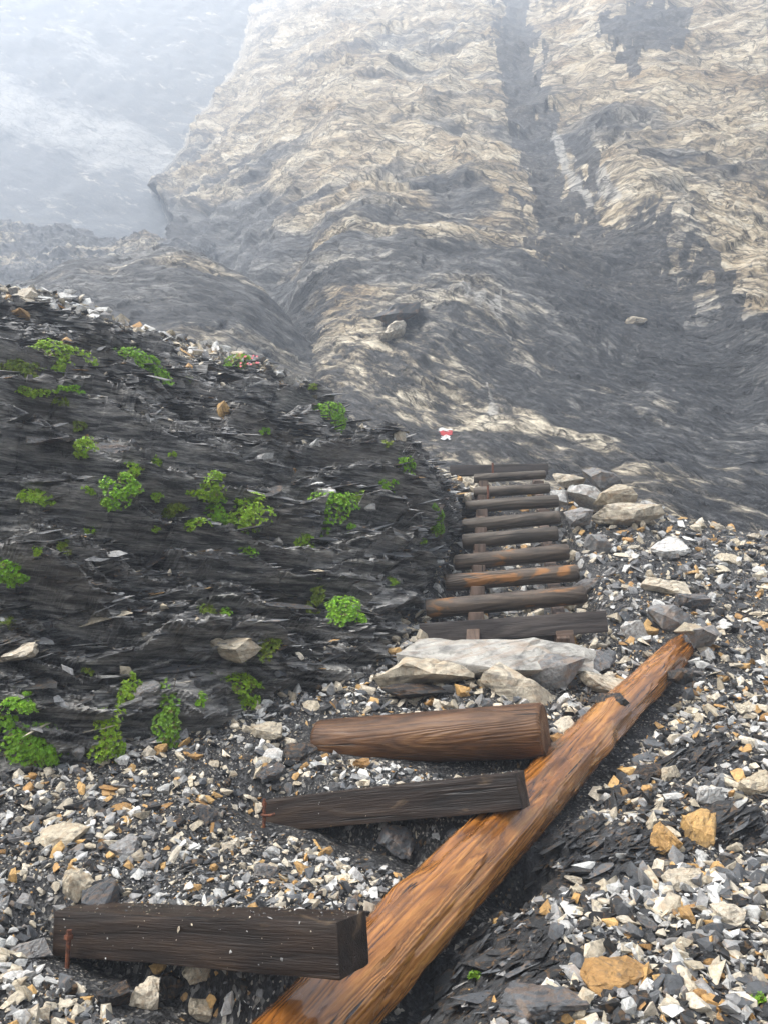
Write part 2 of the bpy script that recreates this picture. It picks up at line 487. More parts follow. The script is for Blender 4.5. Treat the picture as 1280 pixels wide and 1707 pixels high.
def G0(x, y):
    z = np.interp(y, PROF_Y, PROF_Z)
    z = (z + np.interp(y - 0.12, PROF_Y, PROF_Z) + np.interp(y + 0.12, PROF_Y, PROF_Z)) / 3
    br = 4.12 - 0.60 * np.logaddexp(0, (x - 1.75) * 4) / 4 - 0.03 * (y - 8)
    br = np.maximum(br, -2.0)
    k = 0.10
    h = np.clip(0.5 + 0.5 * (br - z) / k, 0, 1)
    return br + (z - br) * h - k * h * (1 - h)

def steps(x, y, g):
    """gravel lies flush behind every step timber; the ground drops away under and before it"""
    dz = np.zeros_like(x)
    lx, ly = LOG_B.x - LOG_A.x, LOG_B.y - LOG_A.y
    ll = math.hypot(lx, ly)
    left = 1 - sstep(-0.16, -0.02, ((x - LOG_A.x) * ly - (y - LOG_A.y) * lx) / ll)     # the long log holds the shelf
    for (a, b), hh, w, drop in ((B1, 0.065, 0.13, 0.17), (B2, 0.06, 0.12, 0.20), (L3, 0.03, 0.08, 0.06)):
        ax, ay = b.x - a.x, b.y - a.y
        L = math.hypot(ax, ay); ax /= L; ay /= L
        s = (x - a.x) * ax + (y - a.y) * ay
        n = -(x - a.x) * ay + (y - a.y) * ax
        m = sstep(-0.36, -0.06, s) * (1 - sstep(L - 0.02, L + 0.2, s))
        front = np.exp(-np.maximum(w - n, 0) / 0.36) * (1 - sstep(w - 0.03, w + 0.03, n))
        zt = a.z + (b.z - a.z) * np.clip(s / L, 0, 1) + hh
        back = sstep(w - 0.03, w + 0.03, n) * np.exp(-np.maximum(n - w, 0) / 0.5)
        dz = dz - drop * m * front + sstep(-0.2, 0.05, s) * (1 - sstep(L, L + 0.12, s)) * np.clip(zt - g, 0, 0.4) * back * left
    return dz

def bare_mask(x, y, z):
    """where the slate bedrock comes through the gravel, right of the long log"""
    px, py = proj(np.stack([x, y, z], -1))
    def el(cx, cy, rx, ry, ang):
        c, s = math.cos(R(ang)), math.sin(R(ang))
        dx, dy = px - cx, py - cy
        return ((dx * c + dy * s) / rx) ** 2 + ((-dx * s + dy * c) / ry) ** 2
    d = np.minimum.reduce([el(970, 1430, 175, 62, -8), el(800, 1630, 160, 80, -32), el(1210, 1375, 75, 35, 10), el(1150, 1265, 70, 30, -20), el(1150, 1850, 300, 60, 0)])
    n = fbm(np.stack([x, y, z], -1), 4.0, 3, 91)
    return np.clip(1.25 - d + (n - 0.5) * 1.1, 0, 1)

def G(x, y, fine=False):
    x = np.asarray(x, float); y = np.asarray(y, float)
    z = G0(x, y)
    z = z + steps(x, y, z)
    p = np.stack([x, y, 0 * x], -1)
    z = z + 0.10 * (fbm(p, 1.6, 3, 3) - 0.5) + 0.05 * (fbm(p, 6.0, 2, 8) - 0.5)
    ax, ay = LOG_B.x - LOG_A.x, LOG_B.y - LOG_A.y          # hollow under and beside the long log
    Ll = math.hypot(ax, ay); ax /= Ll; ay /= Ll
    sl = (x - LOG_A.x) * ax + (y - LOG_A.y) * ay
    nl = (x - LOG_A.x) * ay - (y - LOG_A.y) * ax           # positive on the right
    al = sstep(-0.9, -0.5, sl) * (1 - sstep(Ll - 0.5, Ll - 0.1, sl))
    dpt = 0.09 + 0.17 * (1 - sstep(0.2, 0.9, sl))
    z = z - al * dpt * np.exp(-((nl - 0.06) / np.where(nl > 0.06, 0.30, 0.20)) ** 2)
    # hollow under the ladder
    cx = 0.93 + (y - 5.3) * 0.15
    z = z - 0.21 * sstep(5.05, 5.25, y) * (1 - sstep(8.0, 8.4, y)) * (1 - sstep(0.48, 0.64, np.abs(x - cx)))
    return z

def ray_ground(px, py, d0=0.8, d1=14.0, n=420):
    d = np.linspace(d0, d1, n)
    p = P(px, py, d)
    g = G(p[:, 0], p[:, 1])
    idx = np.nonzero(p[:, 2] < g)[0]
    if len(idx) == 0: return None
    i = max(idx[0], 1)
    a, b = p[i - 1, 2] - g[i - 1], p[i, 2] - g[i]
    t = a / (a - b + 1e-9)
    return Vector(p[i - 1] + (p[i] - p[i - 1]) * t)

def lines(a, b, step, lo, hi):
    core = np.arange(a, b + 1e-6, step)
    left = [a]; s = step
    while left[-1] > lo: s *= 1.25; left.append(left[-1] - s)
    right = [b]; s = step
    while right[-1] < hi: s *= 1.25; right.append(right[-1] + s)
    return np.concatenate([left[:0:-1], core, right[1:]])

gx = lines(-2.4, 4.4, 0.025, -60, 60); gy = lines(1.1, 9.4, 0.027, -40, 70)
X, Y = np.meshgrid(gx, gy)
Z = G(X, Y)
bare = bare_mask(X, Y, Z)
bare[(Y < 0.9) | (Y > 6)] = 0
pp = np.stack([X, Y, Z], -1)
s = Z * 0.85 + Y * 0.35 + X * 0.28 + 0.10 * fbm(pp, 2.2, 3, 31)
e1, _ = rowed(s, (X, Y), 0.035, 0.30, 5, 0.6)
e2, _ = rowed(s, (X, Y), 0.014, 0.12, 6, 0.8)
Z = Z + bare * (0.13 * e1 + 0.04 * e2 - 0.06)
Z += 0.012 * (fbm(pp, 22, 2, 44) - 0.5) * (1 - bare)
Vg = np.stack([X, Y, Z], -1)
me = mesh_np('ground', Vg, grid_faces(*X.shape), True, M_GROUND, {'bare': ('FLOAT', bare.ravel())})
tag(link('ground', me), kind='structure')

def Zg(x, y):
    """height of the built ground sheet"""
    ix = np.clip(np.searchsorted(gx, x) - 1, 0, len(gx) - 2); iy = np.clip(np.searchsorted(gy, y) - 1, 0, len(gy) - 2)
    tx = (x - gx[ix]) / (gx[ix + 1] - gx[ix]); ty = (y - gy[iy]) / (gy[iy + 1] - gy[iy])
    return (Z[iy, ix] * (1 - tx) + Z[iy, ix + 1] * tx) * (1 - ty) + (Z[iy + 1, ix] * (1 - tx) + Z[iy + 1, ix + 1] * tx) * ty

# ------------------------------------------------------------------ slate outcrop on the left
foot_px = [(-420, 1490), (-200, 1410), (0, 1335), (100, 1305), (200, 1272), (300, 1232), (400, 1192), (520, 1148), (620, 1102), (690, 1015), (735, 925), (775, 852), (815, 838)]
ridge_px = [(-420, 450, 7.2), (-200, 470, 7.3), (0, 484, 7.5), (150, 512, 7.8), (270, 548, 8.0), (350, 570, 8.0), (400, 595, 8.0), (500, 652, 8.0), (600, 706, 8.0), (700, 766, 7.95), (760, 808, 7.9), (815, 835, 7.8)]
NU, NV = 440, 630
us = np.linspace(-420, 812, NU) if False else np.concatenate([np.linspace(-420, -30, 70)[:-1], np.linspace(-30, 812, NU - 69)])
fx = np.array([p[0] for p in foot_px]); fy = np.array([p[1] for p in foot_px])
fd = []
for a, b in foot_px:
    h = ray_ground(a, b)
    fd.append(h.y if h is not None else 7.6)
fd = np.array(fd)
F_ = P(us, np.interp(us, fx, fy), np.interp(us, fx, fd))
rx_ = np.array([p[0] for p in ridge_px])
R_ = P(us, np.interp(us, rx_, [p[1] for p in ridge_px]), np.interp(us, rx_, [p[2] for p in ridge_px]))
vv = np.concatenate([np.linspace(-0.22, 0, 30)[:-1], np.linspace(0, 1.0, NV - 89), np.linspace(1.0, 1.9, 62)[1:]])
v3 = vv[:, None, None]
span = (R_ - F_)
lenv = np.linalg.norm(span, axis=-1)[None, :, None]
vc = np.clip(v3, -0.3, 1.0)
base = F_[None] + span[None] * vc
out = np.array([0.18, -0.62, 0.76])
vq = np.clip(vc, 0, 1)
base = base + out * (0.10 * lenv * 6.75 * vq * (1 - vq) ** 2)
over = np.maximum(v3 - 1.0, 0)
base = base + over * lenv * np.array([0.05, 0.65, 0.0]) - np.array([0, 0, 1.0]) * (over ** 1.3) * lenv * 0.55
below = np.maximum(-v3, 0)
base = base + below * lenv * np.array([-0.1, 0.25, -0.2])
bn = grid_normals(base)
if bn[300, 250, 1] > 0: bn = -bn
lump = fbm(base, 0.9, 3, 61) - 0.5
warp = 0.95 * (fbm(base, 0.7, 2, 71) - 0.5) + 0.22 * (fbm(base, 2.4, 3, 75) - 0.5)
s = base[..., 2] + 0.16 * base[..., 1] + 0.05 * base[..., 0] + warp
a_ = (base[..., 0] + 0.3 * base[..., 2], base[..., 1])
q1, k1 = rowed(s, a_, 0.19, 1.2, 11, 1.0)
q2, k2 = rowed(s + 0.02 * fbm(base, 6, 2, 5), a_, 0.085, 0.9, 12, 1.1)
q3, k3 = rowed(s + 0.012 * fbm(base, 12, 2, 6), a_, 0.040, 0.42, 13, 1.2)
fq = facets(np.stack([a_[0] / 0.17, a_[1] / 0.17, s / 0.052], -1) + 0.6 * fbm(base, 5, 2, 90)[..., None], 340)
fq2 = facets(np.stack([a_[0] / 0.42, a_[1] / 0.42, s / 0.15], -1) + 0.6 * fbm(base, 3, 2, 93)[..., None], 360)
fade = sstep(-0.1, 0.05, vv)[:, None] * (1 - 0.65 * sstep(0.86, 1.0, vv))[:, None]
near = np.clip(lenv[..., 0] / 4.0, 0.25, 1.0)
disp = (0.70 * lump + 0.34 * (q1 - 0.4) + 0.15 * (q2 - 0.4) + 0.045 * (q3 - 0.4) + 0.05 * fq + 0.10 * fq2) * fade * near + 0.018 * (fbm(base, 18, 2, 9) - 0.5)
Vb = base + bn * disp[..., None]
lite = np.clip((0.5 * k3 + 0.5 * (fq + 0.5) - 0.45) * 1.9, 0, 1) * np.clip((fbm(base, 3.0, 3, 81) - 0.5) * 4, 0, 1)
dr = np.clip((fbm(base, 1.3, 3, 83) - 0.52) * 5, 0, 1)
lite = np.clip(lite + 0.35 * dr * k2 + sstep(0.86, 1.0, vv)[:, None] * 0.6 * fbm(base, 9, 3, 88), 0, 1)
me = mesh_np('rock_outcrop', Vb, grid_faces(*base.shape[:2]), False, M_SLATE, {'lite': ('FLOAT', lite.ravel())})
OUTCROP = link('rock_outcrop', me)
tag(OUTCROP, 'dark layered wet slate bank left of the log ladder with green plants', 'rock outcrop')
BV_B = grid_bvh(Vb, 3)

# ------------------------------------------------------------------ cliff and far wall in the mist
px1 = np.arange(-420, 1701, 3.1); py1 = np.arange(-26, 960, 2.8)
PX, PY = np.meshgrid(px1, py1)
u_ = (PX - 640) / FPX; v_ = (853.5 - PY) / FPX
c_ = CT - v_ * ST
W_ = u_ / c_; T_ = (ST + v_ * CT) / c_
def plane_d(Y0, a, k, z0=4.0):
    return (Y0 + k * (EYE - z0)) / np.maximum(1 - a * W_ - k * T_, 0.12)
d_c = plane_d(13.6, -0.16, 0.76)
d_c = d_c * (1 + 0.75 * (1 - sstep(230, 600, PX)))      # the face curves away to the left
d_f = plane_d(66.0, -0.05, 0.35)
pn = np.stack([PX / 100.0, PY / 100.0, 0 * PX], -1)
edge = np.interp(PY, [-100, 0, 130, 250, 310, 380, 430, 1000], [450, 418, 375, 305, 268, 280, 250, 250]) + 70 * (fbm(pn, 1.3, 5, 21) - 0.5)
wl = sstep(-3, 7, PX - edge)
d0 = d_f * (1 - wl) + d_c * wl
d0 = np.minimum(d0, 125)
# ledges at the foot on the right
foot_r = np.interp(PX, [760, 900, 1050, 1280, 1700], [860, 775, 782, 800, 830])
mr = sstep(0, 10, PY - foot_r - 16 * (fbm(pn, 2.4, 2, 27) - 0.5)) * sstep(1000, 1080, PX)
d0 = d0 - 0.55 * mr
basec = P(PX, PY, d0)
cn = grid_normals(basec)
if cn[200, 350, 1] > 0: cn = -cn
def line_dist(pts):
    best = np.full(PX.shape, 1e9); par = np.zeros(PX.shape)
    for (x0, y0, w0), (x1, y1, w1) in zip(pts[:-1], pts[1:]):
        dx, dy = x1 - x0, y1 - y0
        t = np.clip(((PX - x0) * dx + (PY - y0) * dy) / (dx * dx + dy * dy), 0, 1)
        dd = np.hypot(PX - x0 - t * dx, PY - y0 - t * dy) / (w0 + (w1 - w0) * t)
        best = np.minimum(best, dd)
    return best
pw = np.stack([PX / 100.0 + PY / 170.0, PY / 190.0 - PX / 300.0, 0 * PX], -1)
wob = (fbm(pn, 0.9, 3, 33) - 0.5) * 1.4 + (fbm(pw, 6.0, 4, 34, 0.65) - 0.5) * 2.6
streak = line_dist([(860, -80, 28), (868, 120, 45), (895, 230, 40), (930, 350, 76), (995, 430, 92), (1070, 520, 105), (1160, 600, 95), (1250, 670, 70)]) + wob
streak2 = line_dist([(945, 225, 9), (985, 265, 14), (990, 310, 8)]) + wob * 0.6
streak3 = line_dist([(1185, 455, 10), (1205, 500, 16), (1228, 590, 18)]) + wob * 0.8
streak4 = line_dist([(1020, 70, 25), (1100, 55, 40), (1050, 130, 22)]) + wob
streak5 = line_dist([(660, 530, 14), (700, 540, 12)]) + wob * 0.5
fleck = line_dist([(925, 215, 9), (955, 290, 11), (985, 330, 7)]) + wob * 0.5
fleck2 = line_dist([(1000, 300, 10), (1012, 330, 16), (1030, 345, 8)]) + wob * 0.5
fleck3 = line_dist([(760, 490, 14), (820, 525, 24), (850, 560, 8)]) + wob
fleck4 = line_dist([(810, 630, 7), (822, 670, 14)]) + wob * 0.7
DS = np.clip(d0 / 14.0, 1.0, 9.0)                       # relief grows with the height and breadth of the wall
bend = 5.0 * (fbm(basec, 0.06, 2, 37) - 0.5) + 0.5 * (fbm(basec, 0.35, 2, 38) - 0.5)
sc = basec[..., 2] * 0.80 + basec[..., 0] * 0.60 + 0.15 * basec[..., 1] + bend
sa = basec[..., 0] * 0.80 - basec[..., 2] * 0.60
def aniso(f, k, octv, seed):
    return fbm(np.stack([sa * f, sc * f * k, basec[..., 1] * f], -1), 1.0, octv, seed, 0.55)
def ridge(n): return 1 - np.abs(2 * n - 1)
wq = 0.7 * np.stack([fbm(basec, 0.8, 2, 61), fbm(basec, 0.8, 2, 62), fbm(basec, 0.8, 2, 63)], -1)
qf = np.stack([sa * 0.42, sc * 0.75, basec[..., 1] * 0.42], -1)
fa1 = facets(qf + wq * 0.5, 300)
fa2 = facets(qf * 2.6 + wq, 320)
blocky = 0.35 + 0.65 * np.maximum(1 - sstep(330, 480, PY), sstep(20, 140, PX - np.interp(PY, [0, 200, 400, 600, 760], [930, 980, 1080, 1200, 1320])))
g2, h2 = rowed(sc, (sa, basec[..., 1]), 0.26, 1.2, 42, 1.0)
lum = fbm(basec, 0.22, 4, 45) - 0.5
smooth_streak = line_dist([(860, -80, 28), (868, 120, 45), (895, 230, 40), (925, 350, 62), (985, 430, 70), (1060, 520, 78), (1150, 600, 70), (1230, 660, 45)])
smooth_streak = line_dist([(860, -80, 28), (868, 120, 45), (895, 230, 40), (925, 350, 62), (985, 430, 70), (1060, 520, 78), (1150, 600, 70), (1230, 660, 45)])
nearw = np.clip(22.0 / d0, 0, 1) ** 1.5               # small relief only where the mesh is fine enough to carry it
midw = np.clip(50.0 / d0, 0, 1)
disp = 1.7 * lum + 0.75 * (ridge(aniso(0.10, 2.4, 2, 50)) - 0.75) + 0.42 * (ridge(aniso(0.28, 2.6, 2, 46)) - 0.75) + 0.20 * midw * (ridge(aniso(0.8, 3.2, 2, 47)) - 0.75) + 0.12 * nearw * (ridge(aniso(2.2, 3.6, 2, 48)) - 0.75)
disp = disp + 0.10 * nearw * (g2 - 0.4) + (blocky * 0.20 * fa1) * midw + 0.07 * nearw * fa2
disp = disp + 0.7 * sstep(0, 90, PX - np.interp(PY, [0, 230, 350, 430, 520, 600], [905, 940, 985, 1055, 1140, 1220])) * (1 - sstep(620, 760, PY))
disp = disp - 0.35 * np.exp(-smooth_streak ** 2)
farf = (PX - edge < -3).astype(float)
gd = (np.abs(np.gradient(d0, axis=0)) + np.abs(np.gradient(d0, axis=1))) / d0
disp = disp * (0.70 * DS ** 0.7) * (1 - 0.7 * farf) / (1 + (gd / 0.03) ** 2)
disp = disp * (1 - 0.85 * sstep(900, 960, PY))
Vc = basec + cn * disp[..., None]
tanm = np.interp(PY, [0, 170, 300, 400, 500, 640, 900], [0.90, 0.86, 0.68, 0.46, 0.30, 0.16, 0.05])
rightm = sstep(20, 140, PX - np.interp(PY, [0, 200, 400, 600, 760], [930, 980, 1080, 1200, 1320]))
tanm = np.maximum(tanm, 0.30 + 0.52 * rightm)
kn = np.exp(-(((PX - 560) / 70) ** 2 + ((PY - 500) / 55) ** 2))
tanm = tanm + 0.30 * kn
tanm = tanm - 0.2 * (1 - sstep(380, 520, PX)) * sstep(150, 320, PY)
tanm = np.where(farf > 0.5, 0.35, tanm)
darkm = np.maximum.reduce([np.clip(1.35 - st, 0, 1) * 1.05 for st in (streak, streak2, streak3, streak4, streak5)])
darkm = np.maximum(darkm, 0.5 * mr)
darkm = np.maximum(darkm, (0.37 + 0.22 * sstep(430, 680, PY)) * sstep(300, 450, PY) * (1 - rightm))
whm = np.maximum.reduce([np.clip(1.3 - st, 0, 1) for st in (fleck, fleck2, fleck3 + 0.3, fleck4 + 0.2)])
# far wall: a pale band and a pale patch across dark rock
soft = (fbm(pn, 0.9, 3, 33) - 0.5) * 1.2
band = line_dist([(-420, 20, 60), (-60, 150, 50), (60, 195, 46), (180, 235, 50), (290, 285, 36)]) + soft
patch = line_dist([(120, 55, 30), (170, 95, 36), (215, 115, 22)]) + soft
low = line_dist([(0, 310, 16), (110, 335, 22), (170, 345, 10)]) + soft
whm = np.where(farf > 0.5, 0.72 * np.maximum(np.maximum(np.clip(1.5 - band, 0, 1), 0.8 * np.clip(1.35 - patch, 0, 1)), 0.4 * np.clip(1.3 - low, 0, 1)), whm)
darkm = np.where(farf > 0.5, 0.66, darkm)
coarse = sstep(18, 42, d0)
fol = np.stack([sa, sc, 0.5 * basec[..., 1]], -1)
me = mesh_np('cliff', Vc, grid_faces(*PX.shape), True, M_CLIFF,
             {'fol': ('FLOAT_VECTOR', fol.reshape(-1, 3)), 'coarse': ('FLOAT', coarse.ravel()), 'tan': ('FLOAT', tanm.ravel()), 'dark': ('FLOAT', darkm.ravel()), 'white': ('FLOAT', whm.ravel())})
CLIFF = link('cliff', me)
tag(CLIFF, 'towering grey and tan rock cliff fading into mist behind the ladder', 'cliff')
BV_C = grid_bvh(Vc, 2)
EYEV = Vector((0, 0, EYE))

def ridge_sheet(top, bot, nu, nv, bulge, seed, amp):
    """rock bank given by its skyline and its foot; rounds over to the back"""
    u = np.linspace(top[0][0], top[-1][0], nu)
    tt = np.array(top, float); bb = np.array(bot, float)
    wig = (fbm(np.stack([u / 60.0, 0 * u, 0 * u], -1), 1.0, 4, seed) - 0.5)
    T = P(u, np.interp(u, tt[:, 0], tt[:, 1]) + 22 * wig, np.interp(u, tt[:, 0], tt[:, 2]))
    B = P(u, np.interp(u, bb[:, 0], bb[:, 1]), np.interp(u, bb[:, 0], bb[:, 2]))
    v = np.concatenate([np.linspace(0, 1, nv), np.linspace(1, 1.6, nv // 6)[1:]])[:, None, None]
    ln = np.linalg.norm(T - B, axis=-1)[None, :, None]
    vq = np.clip(v, 0, 1)
    p = B[None] + (T - B)[None] * vq + np.array([0.1, -0.6, 0.75]) * bulge * ln * 4 * vq * (1 - vq)
    ov = np.maximum(v - 1, 0)
    p = p + ov * ln * np.array([0, 1.2, 0]) - np.array([0, 0, 1.0]) * ov ** 1.4 * ln * 1.1
    n = grid_normals(p)
    if n[nv // 2, nu // 2, 1] > 0: n = -n
    sc_ = p[..., 2] + 0.25 * p[..., 0] + 0.2 * p[..., 1] + 0.9 * (fbm(p, 0.4, 3, seed + 2) - 0.5)
    r1, _ = rowed(sc_, (p[..., 0], p[..., 1]), 0.42, 1.6, seed + 3, 0.9)
    r2, _ = rowed(sc_, (p[..., 0], p[..., 1]), 0.15, 0.7, seed + 4, 0.9)
    fq = facets(np.stack([p[..., 0] * 1.3, p[..., 1] * 1.3, sc_ * 3.0], -1) + 0.5 * fbm(p, 2, 2, seed + 8)[..., None], seed + 9)
    d = amp * (1.5 * (fbm(p, 0.45, 4, seed + 5) - 0.5) + 0.18 * (r1 - 0.4) + 0.12 * (r2 - 0.4) + 0.28 * fq + 0.3 * (fbm(p, 3, 4, seed + 6, 0.6) - 0.5))
    fo = np.stack([p[..., 0] - 0.25 * p[..., 2], sc_ * 1.0, p[..., 1] * 0.5], -1)
    return p + n * d[..., None], fo, u

Vk, fk, uk = ridge_sheet([(-420, 480, 27.00), (0, 478, 26.33), (60, 462, 25.65), (130, 440, 24.98), (200, 424, 24.30), (290, 412, 23.76), (350, 424, 23.22), (410, 458, 22.68), (470, 512, 22.14), (530, 585, 21.60), (600, 690, 21.06)],
                         [(-420, 640, 18.23), (300, 640, 17.28), (400, 660, 17.55), (480, 700, 17.82), (600, 780, 18.09)], 240, 120, 0.05, 141, 0.32)
pk = np.stack(proj(Vk), -1)
kt = 0.30 + 0.42 * np.exp(-(((pk[..., 0] - 560) / 80) ** 2 + ((pk[..., 1] - 505) / 60) ** 2)) + 0.10 * np.exp(-((pk[..., 0] - 330) / 60) ** 2)
kd = 0.26 - 0.3 * np.exp(-(((pk[..., 0] - 560) / 80) ** 2 + ((pk[..., 1] - 505) / 60) ** 2))
me = mesh_np('rock_knoll', Vk, grid_faces(*Vk.shape[:2]), True, M_CLIFF, {'fol': ('FLOAT_VECTOR', fk.reshape(-1, 3)), 'coarse': ('FLOAT', (0 * kt + 0.25).ravel()), 'tan': ('FLOAT', kt.ravel()), 'dark': ('FLOAT', kd.ravel()), 'white': ('FLOAT', (0 * kd + 0.05).ravel())})
tag(link('rock_knoll', me), 'dark rounded rock knoll rising behind the crest of slate bank', 'rock knoll')
Vs, fs_, us__ = ridge_sheet([(-420, 300, 75), (0, 362, 60), (90, 376, 56), (180, 390, 50), (300, 402, 44), (360, 420, 40)],
                             [(-420, 520, 27), (0, 520, 28), (360, 470, 27)], 200, 110, -0.03, 171, 1.0)
ns_ = Vs.shape[0] * Vs.shape[1]
me = mesh_np('scree', Vs, grid_faces(*Vs.shape[:2]), False, M_CLIFF, {'fol': ('FLOAT_VECTOR', fs_.reshape(-1, 3)), 'coarse': ('FLOAT', np.full(ns_, 0.2)), 'tan': ('FLOAT', np.full(ns_, 0.3)),
             'dark': ('FLOAT', np.full(ns_, 0.26)), 'white': ('FLOAT', np.full(ns_, 0.24))})
tag(link('scree', me), kind='structure')

def cast(px, py, bv):
    d = (PV(px, py, 5.0) - EYEV).normalized()
    h = bv.ray_cast(EYEV, d)
    if h[0] is None: return None, None
    n = h[1]
    if n.dot(d) > 0: n = -n
    return h[0], n

# ------------------------------------------------------------------ stones
def hull_template(npts, flat, seed, long=1.0):
    r = random.Random(seed)
    bm = bmesh.new()
    pts = []
    while len(pts) < npts:
        p = Vector((r.uniform(-1, 1), r.uniform(-1, 1), r.uniform(-1, 1)))
        if 0.55 < p.length < 1.15: pts.append(p)
    for p in pts:
        bm.verts.new((p.x * long, p.y * 0.78, p.z * flat))
    res = bmesh.ops.convex_hull(bm, input=bm.verts[:])
    junk = list({g for g in res['geom_interior'] + res['geom_unused'] if isinstance(g, bmesh.types.BMVert)})
    bmesh.ops.delete(bm, geom=junk, context='VERTS')
    bmesh.ops.triangulate(bm, faces=bm.faces[:])
    bm.verts.index_update()
    V = np.array([v.co[:] for v in bm.verts]); F = np.array([[v.index for v in f.verts] for f in bm.faces])
    bm.free()
    return V, F

SMALL = [hull_template(9 + i % 4, (0.34, 0.5, 0.7, 0.42)[i % 4], 100 + i, (1.0, 1.25, 1.0, 1.5)[(i // 4) % 4]) for i in range(28)]
BLOCKS = [hull_template(14 + i % 5, (0.45, 0.6, 0.8, 0.35)[i % 4], 150 + i, (1.0, 1.3, 1.1, 1.45)[(i // 4) % 4]) for i in range(20)]
TINY = [hull_template(6, 0.6, 180 + i) for i in range(8)]
SHARD = [hull_template(9, 0.10 + 0.03 * (i % 3), 200 + i, 1.5 + 0.3 * (i % 3)) for i in range(12)]
FLAKE = [(v * np.array([1.15, 0.9, 0.85]), f) for v, f in SHARD]

PALETTE = {
    'cream': ((0.54, 0.48, 0.38), (0.42, 0.36, 0.26)),
    'white': ((0.56, 0.55, 0.52), (0.44, 0.44, 0.42)),
    'ochre': ((0.46, 0.29, 0.11), (0.38, 0.21, 0.075)),
    'grey': ((0.17, 0.17, 0.168), (0.29, 0.285, 0.275)),
    'bluegrey': ((0.055, 0.059, 0.064), (0.12, 0.125, 0.13)),
    'slate': ((0.012, 0.0125, 0.013), (0.032, 0.033, 0.034)),
}
KEYS = list(PALETTE)

def pick_colors(n, weights):
    w = np.array(weights, float); w /= w.sum()
    k = RNG.choice(len(KEYS), n, p=w)
    lo = np.array([PALETTE[q][0] for q in KEYS])[k]; hi = np.array([PALETTE[q][1] for q in KEYS])[k]
    t = RNG.random((n, 1))
    c = (lo + (hi - lo) * t) * RNG.uniform(0.75, 1.2, (n, 1))
    return np.clip(c, 0.01, 0.8), k

def rot_mats(n, nrm, tilt, along=None):
    """random rotations: local z near nrm within tilt, random spin"""
    z = nrm + RNG.normal(0, 1, (n, 3)) * tilt
    z /= np.linalg.norm(z, axis=1, keepdims=True)
    t = RNG.normal(0, 1, (n, 3))
    if along is not None: t = np.cross(z, np.asarray(along)[None] + 0.35 * t)
    x = np.cross(t, z); x /= np.maximum(np.linalg.norm(x, axis=1, keepdims=True), 1e-6)
    y = np.cross(z, x)
    return np.stack([x, y, z], -1)

def scatter(name, pos, nrm, size, cols, temps, tilt, mat, sink=0.15, along=None):
    n = len(pos)
    which = RNG.integers(0, len(temps), n)
    VV, FF, CC, off = [], [], [], 0
    Rm = rot_mats(n, nrm, tilt, along)
    aniso = RNG.uniform(0.75, 1.25, (n, 3))
    for ti, (tv, tf) in enumerate(temps):
        idx = np.nonzero(which == ti)[0]
        if not len(idx): continue
        loc = tv[None] * aniso[idx][:, None] * size[idx][:, None, None]
        w = np.einsum('nij,nkj->nki', Rm[idx], loc) + pos[idx][:, None] + nrm[idx][:, None] * (size[idx] * sink)[:, None, None]
        k = len(tv)
        VV.append(w.reshape(-1, 3))
        FF.append((tf[None] + (np.arange(len(idx)) * k)[:, None, None] + off).reshape(-1, 3))
        cc = np.ones((len(idx), k, 4)); cc[..., :3] = cols[idx][:, None]
        CC.append(cc.reshape(-1, 4)); off += len(idx) * k
    return mesh_np(name, np.concatenate(VV), np.concatenate(FF), False, mat, {'Col': ('FLOAT_COLOR', np.concatenate(CC))})

# timbers' footprints, so that loose stones do not grow out of the wood
WOOD = [(B1[0], B1[1], 0.11), (B2[0], B2[1], 0.11), (L3[0], L3[1], 0.13), (LOG_A - (LOG_B - LOG_A) * 0.25, LOG_B, 0.10)]
def in_wood(x, y, pad=0.0):
    m = np.zeros(np.shape(x), bool)
    for a, b, r in WOOD:
        ax, ay = b.x - a.x, b.y - a.y
        t = np.clip(((x - a.x) * ax + (y - a.y) * ay) / (ax * ax + ay * ay), 0, 1)
        m |= np.hypot(x - a.x - t * ax, y - a.y - t * ay) < r + pad
    return m

def foot_inside(x, y):
    """True where the ground is under the slate outcrop"""
    px, _ = 640 + FPX * x / np.maximum(y * CT, 0.1), 0
    d = np.interp(px, fx, fd)
    return (y > d + 0.25) & (px < 790)

def gravel_points(n, ymin, ymax, xpad=0.6):
    y = ymin * (ymax / ymin) ** RNG.random(n)
    x = RNG.uniform(-0.56, 0.56, n) * (y + xpad) * 1.12
    ok = ~foot_inside(x, y) & ~in_wood(x, y)
    x, y = x[ok], y[ok]
    px_, py_ = proj(np.stack([x, y, G0(x, y)], -1))
    z = Zg(x, y)
    keep = RNG.random(len(x)) > 0.97 * sstep(0.2, 0.6, bare_mask(x, y, z))
    return x[keep], y[keep], z[keep]

def slope_normal(x, y):
    e = 0.04
    n = np.stack([-(Zg(x + e, y) - Zg(x - e, y)) / (2 * e), -(Zg(x, y + e) - Zg(x, y - e)) / (2 * e), np.ones_like(x)], -1)
    return n / np.linalg.norm(n, axis=1, keepdims=True)

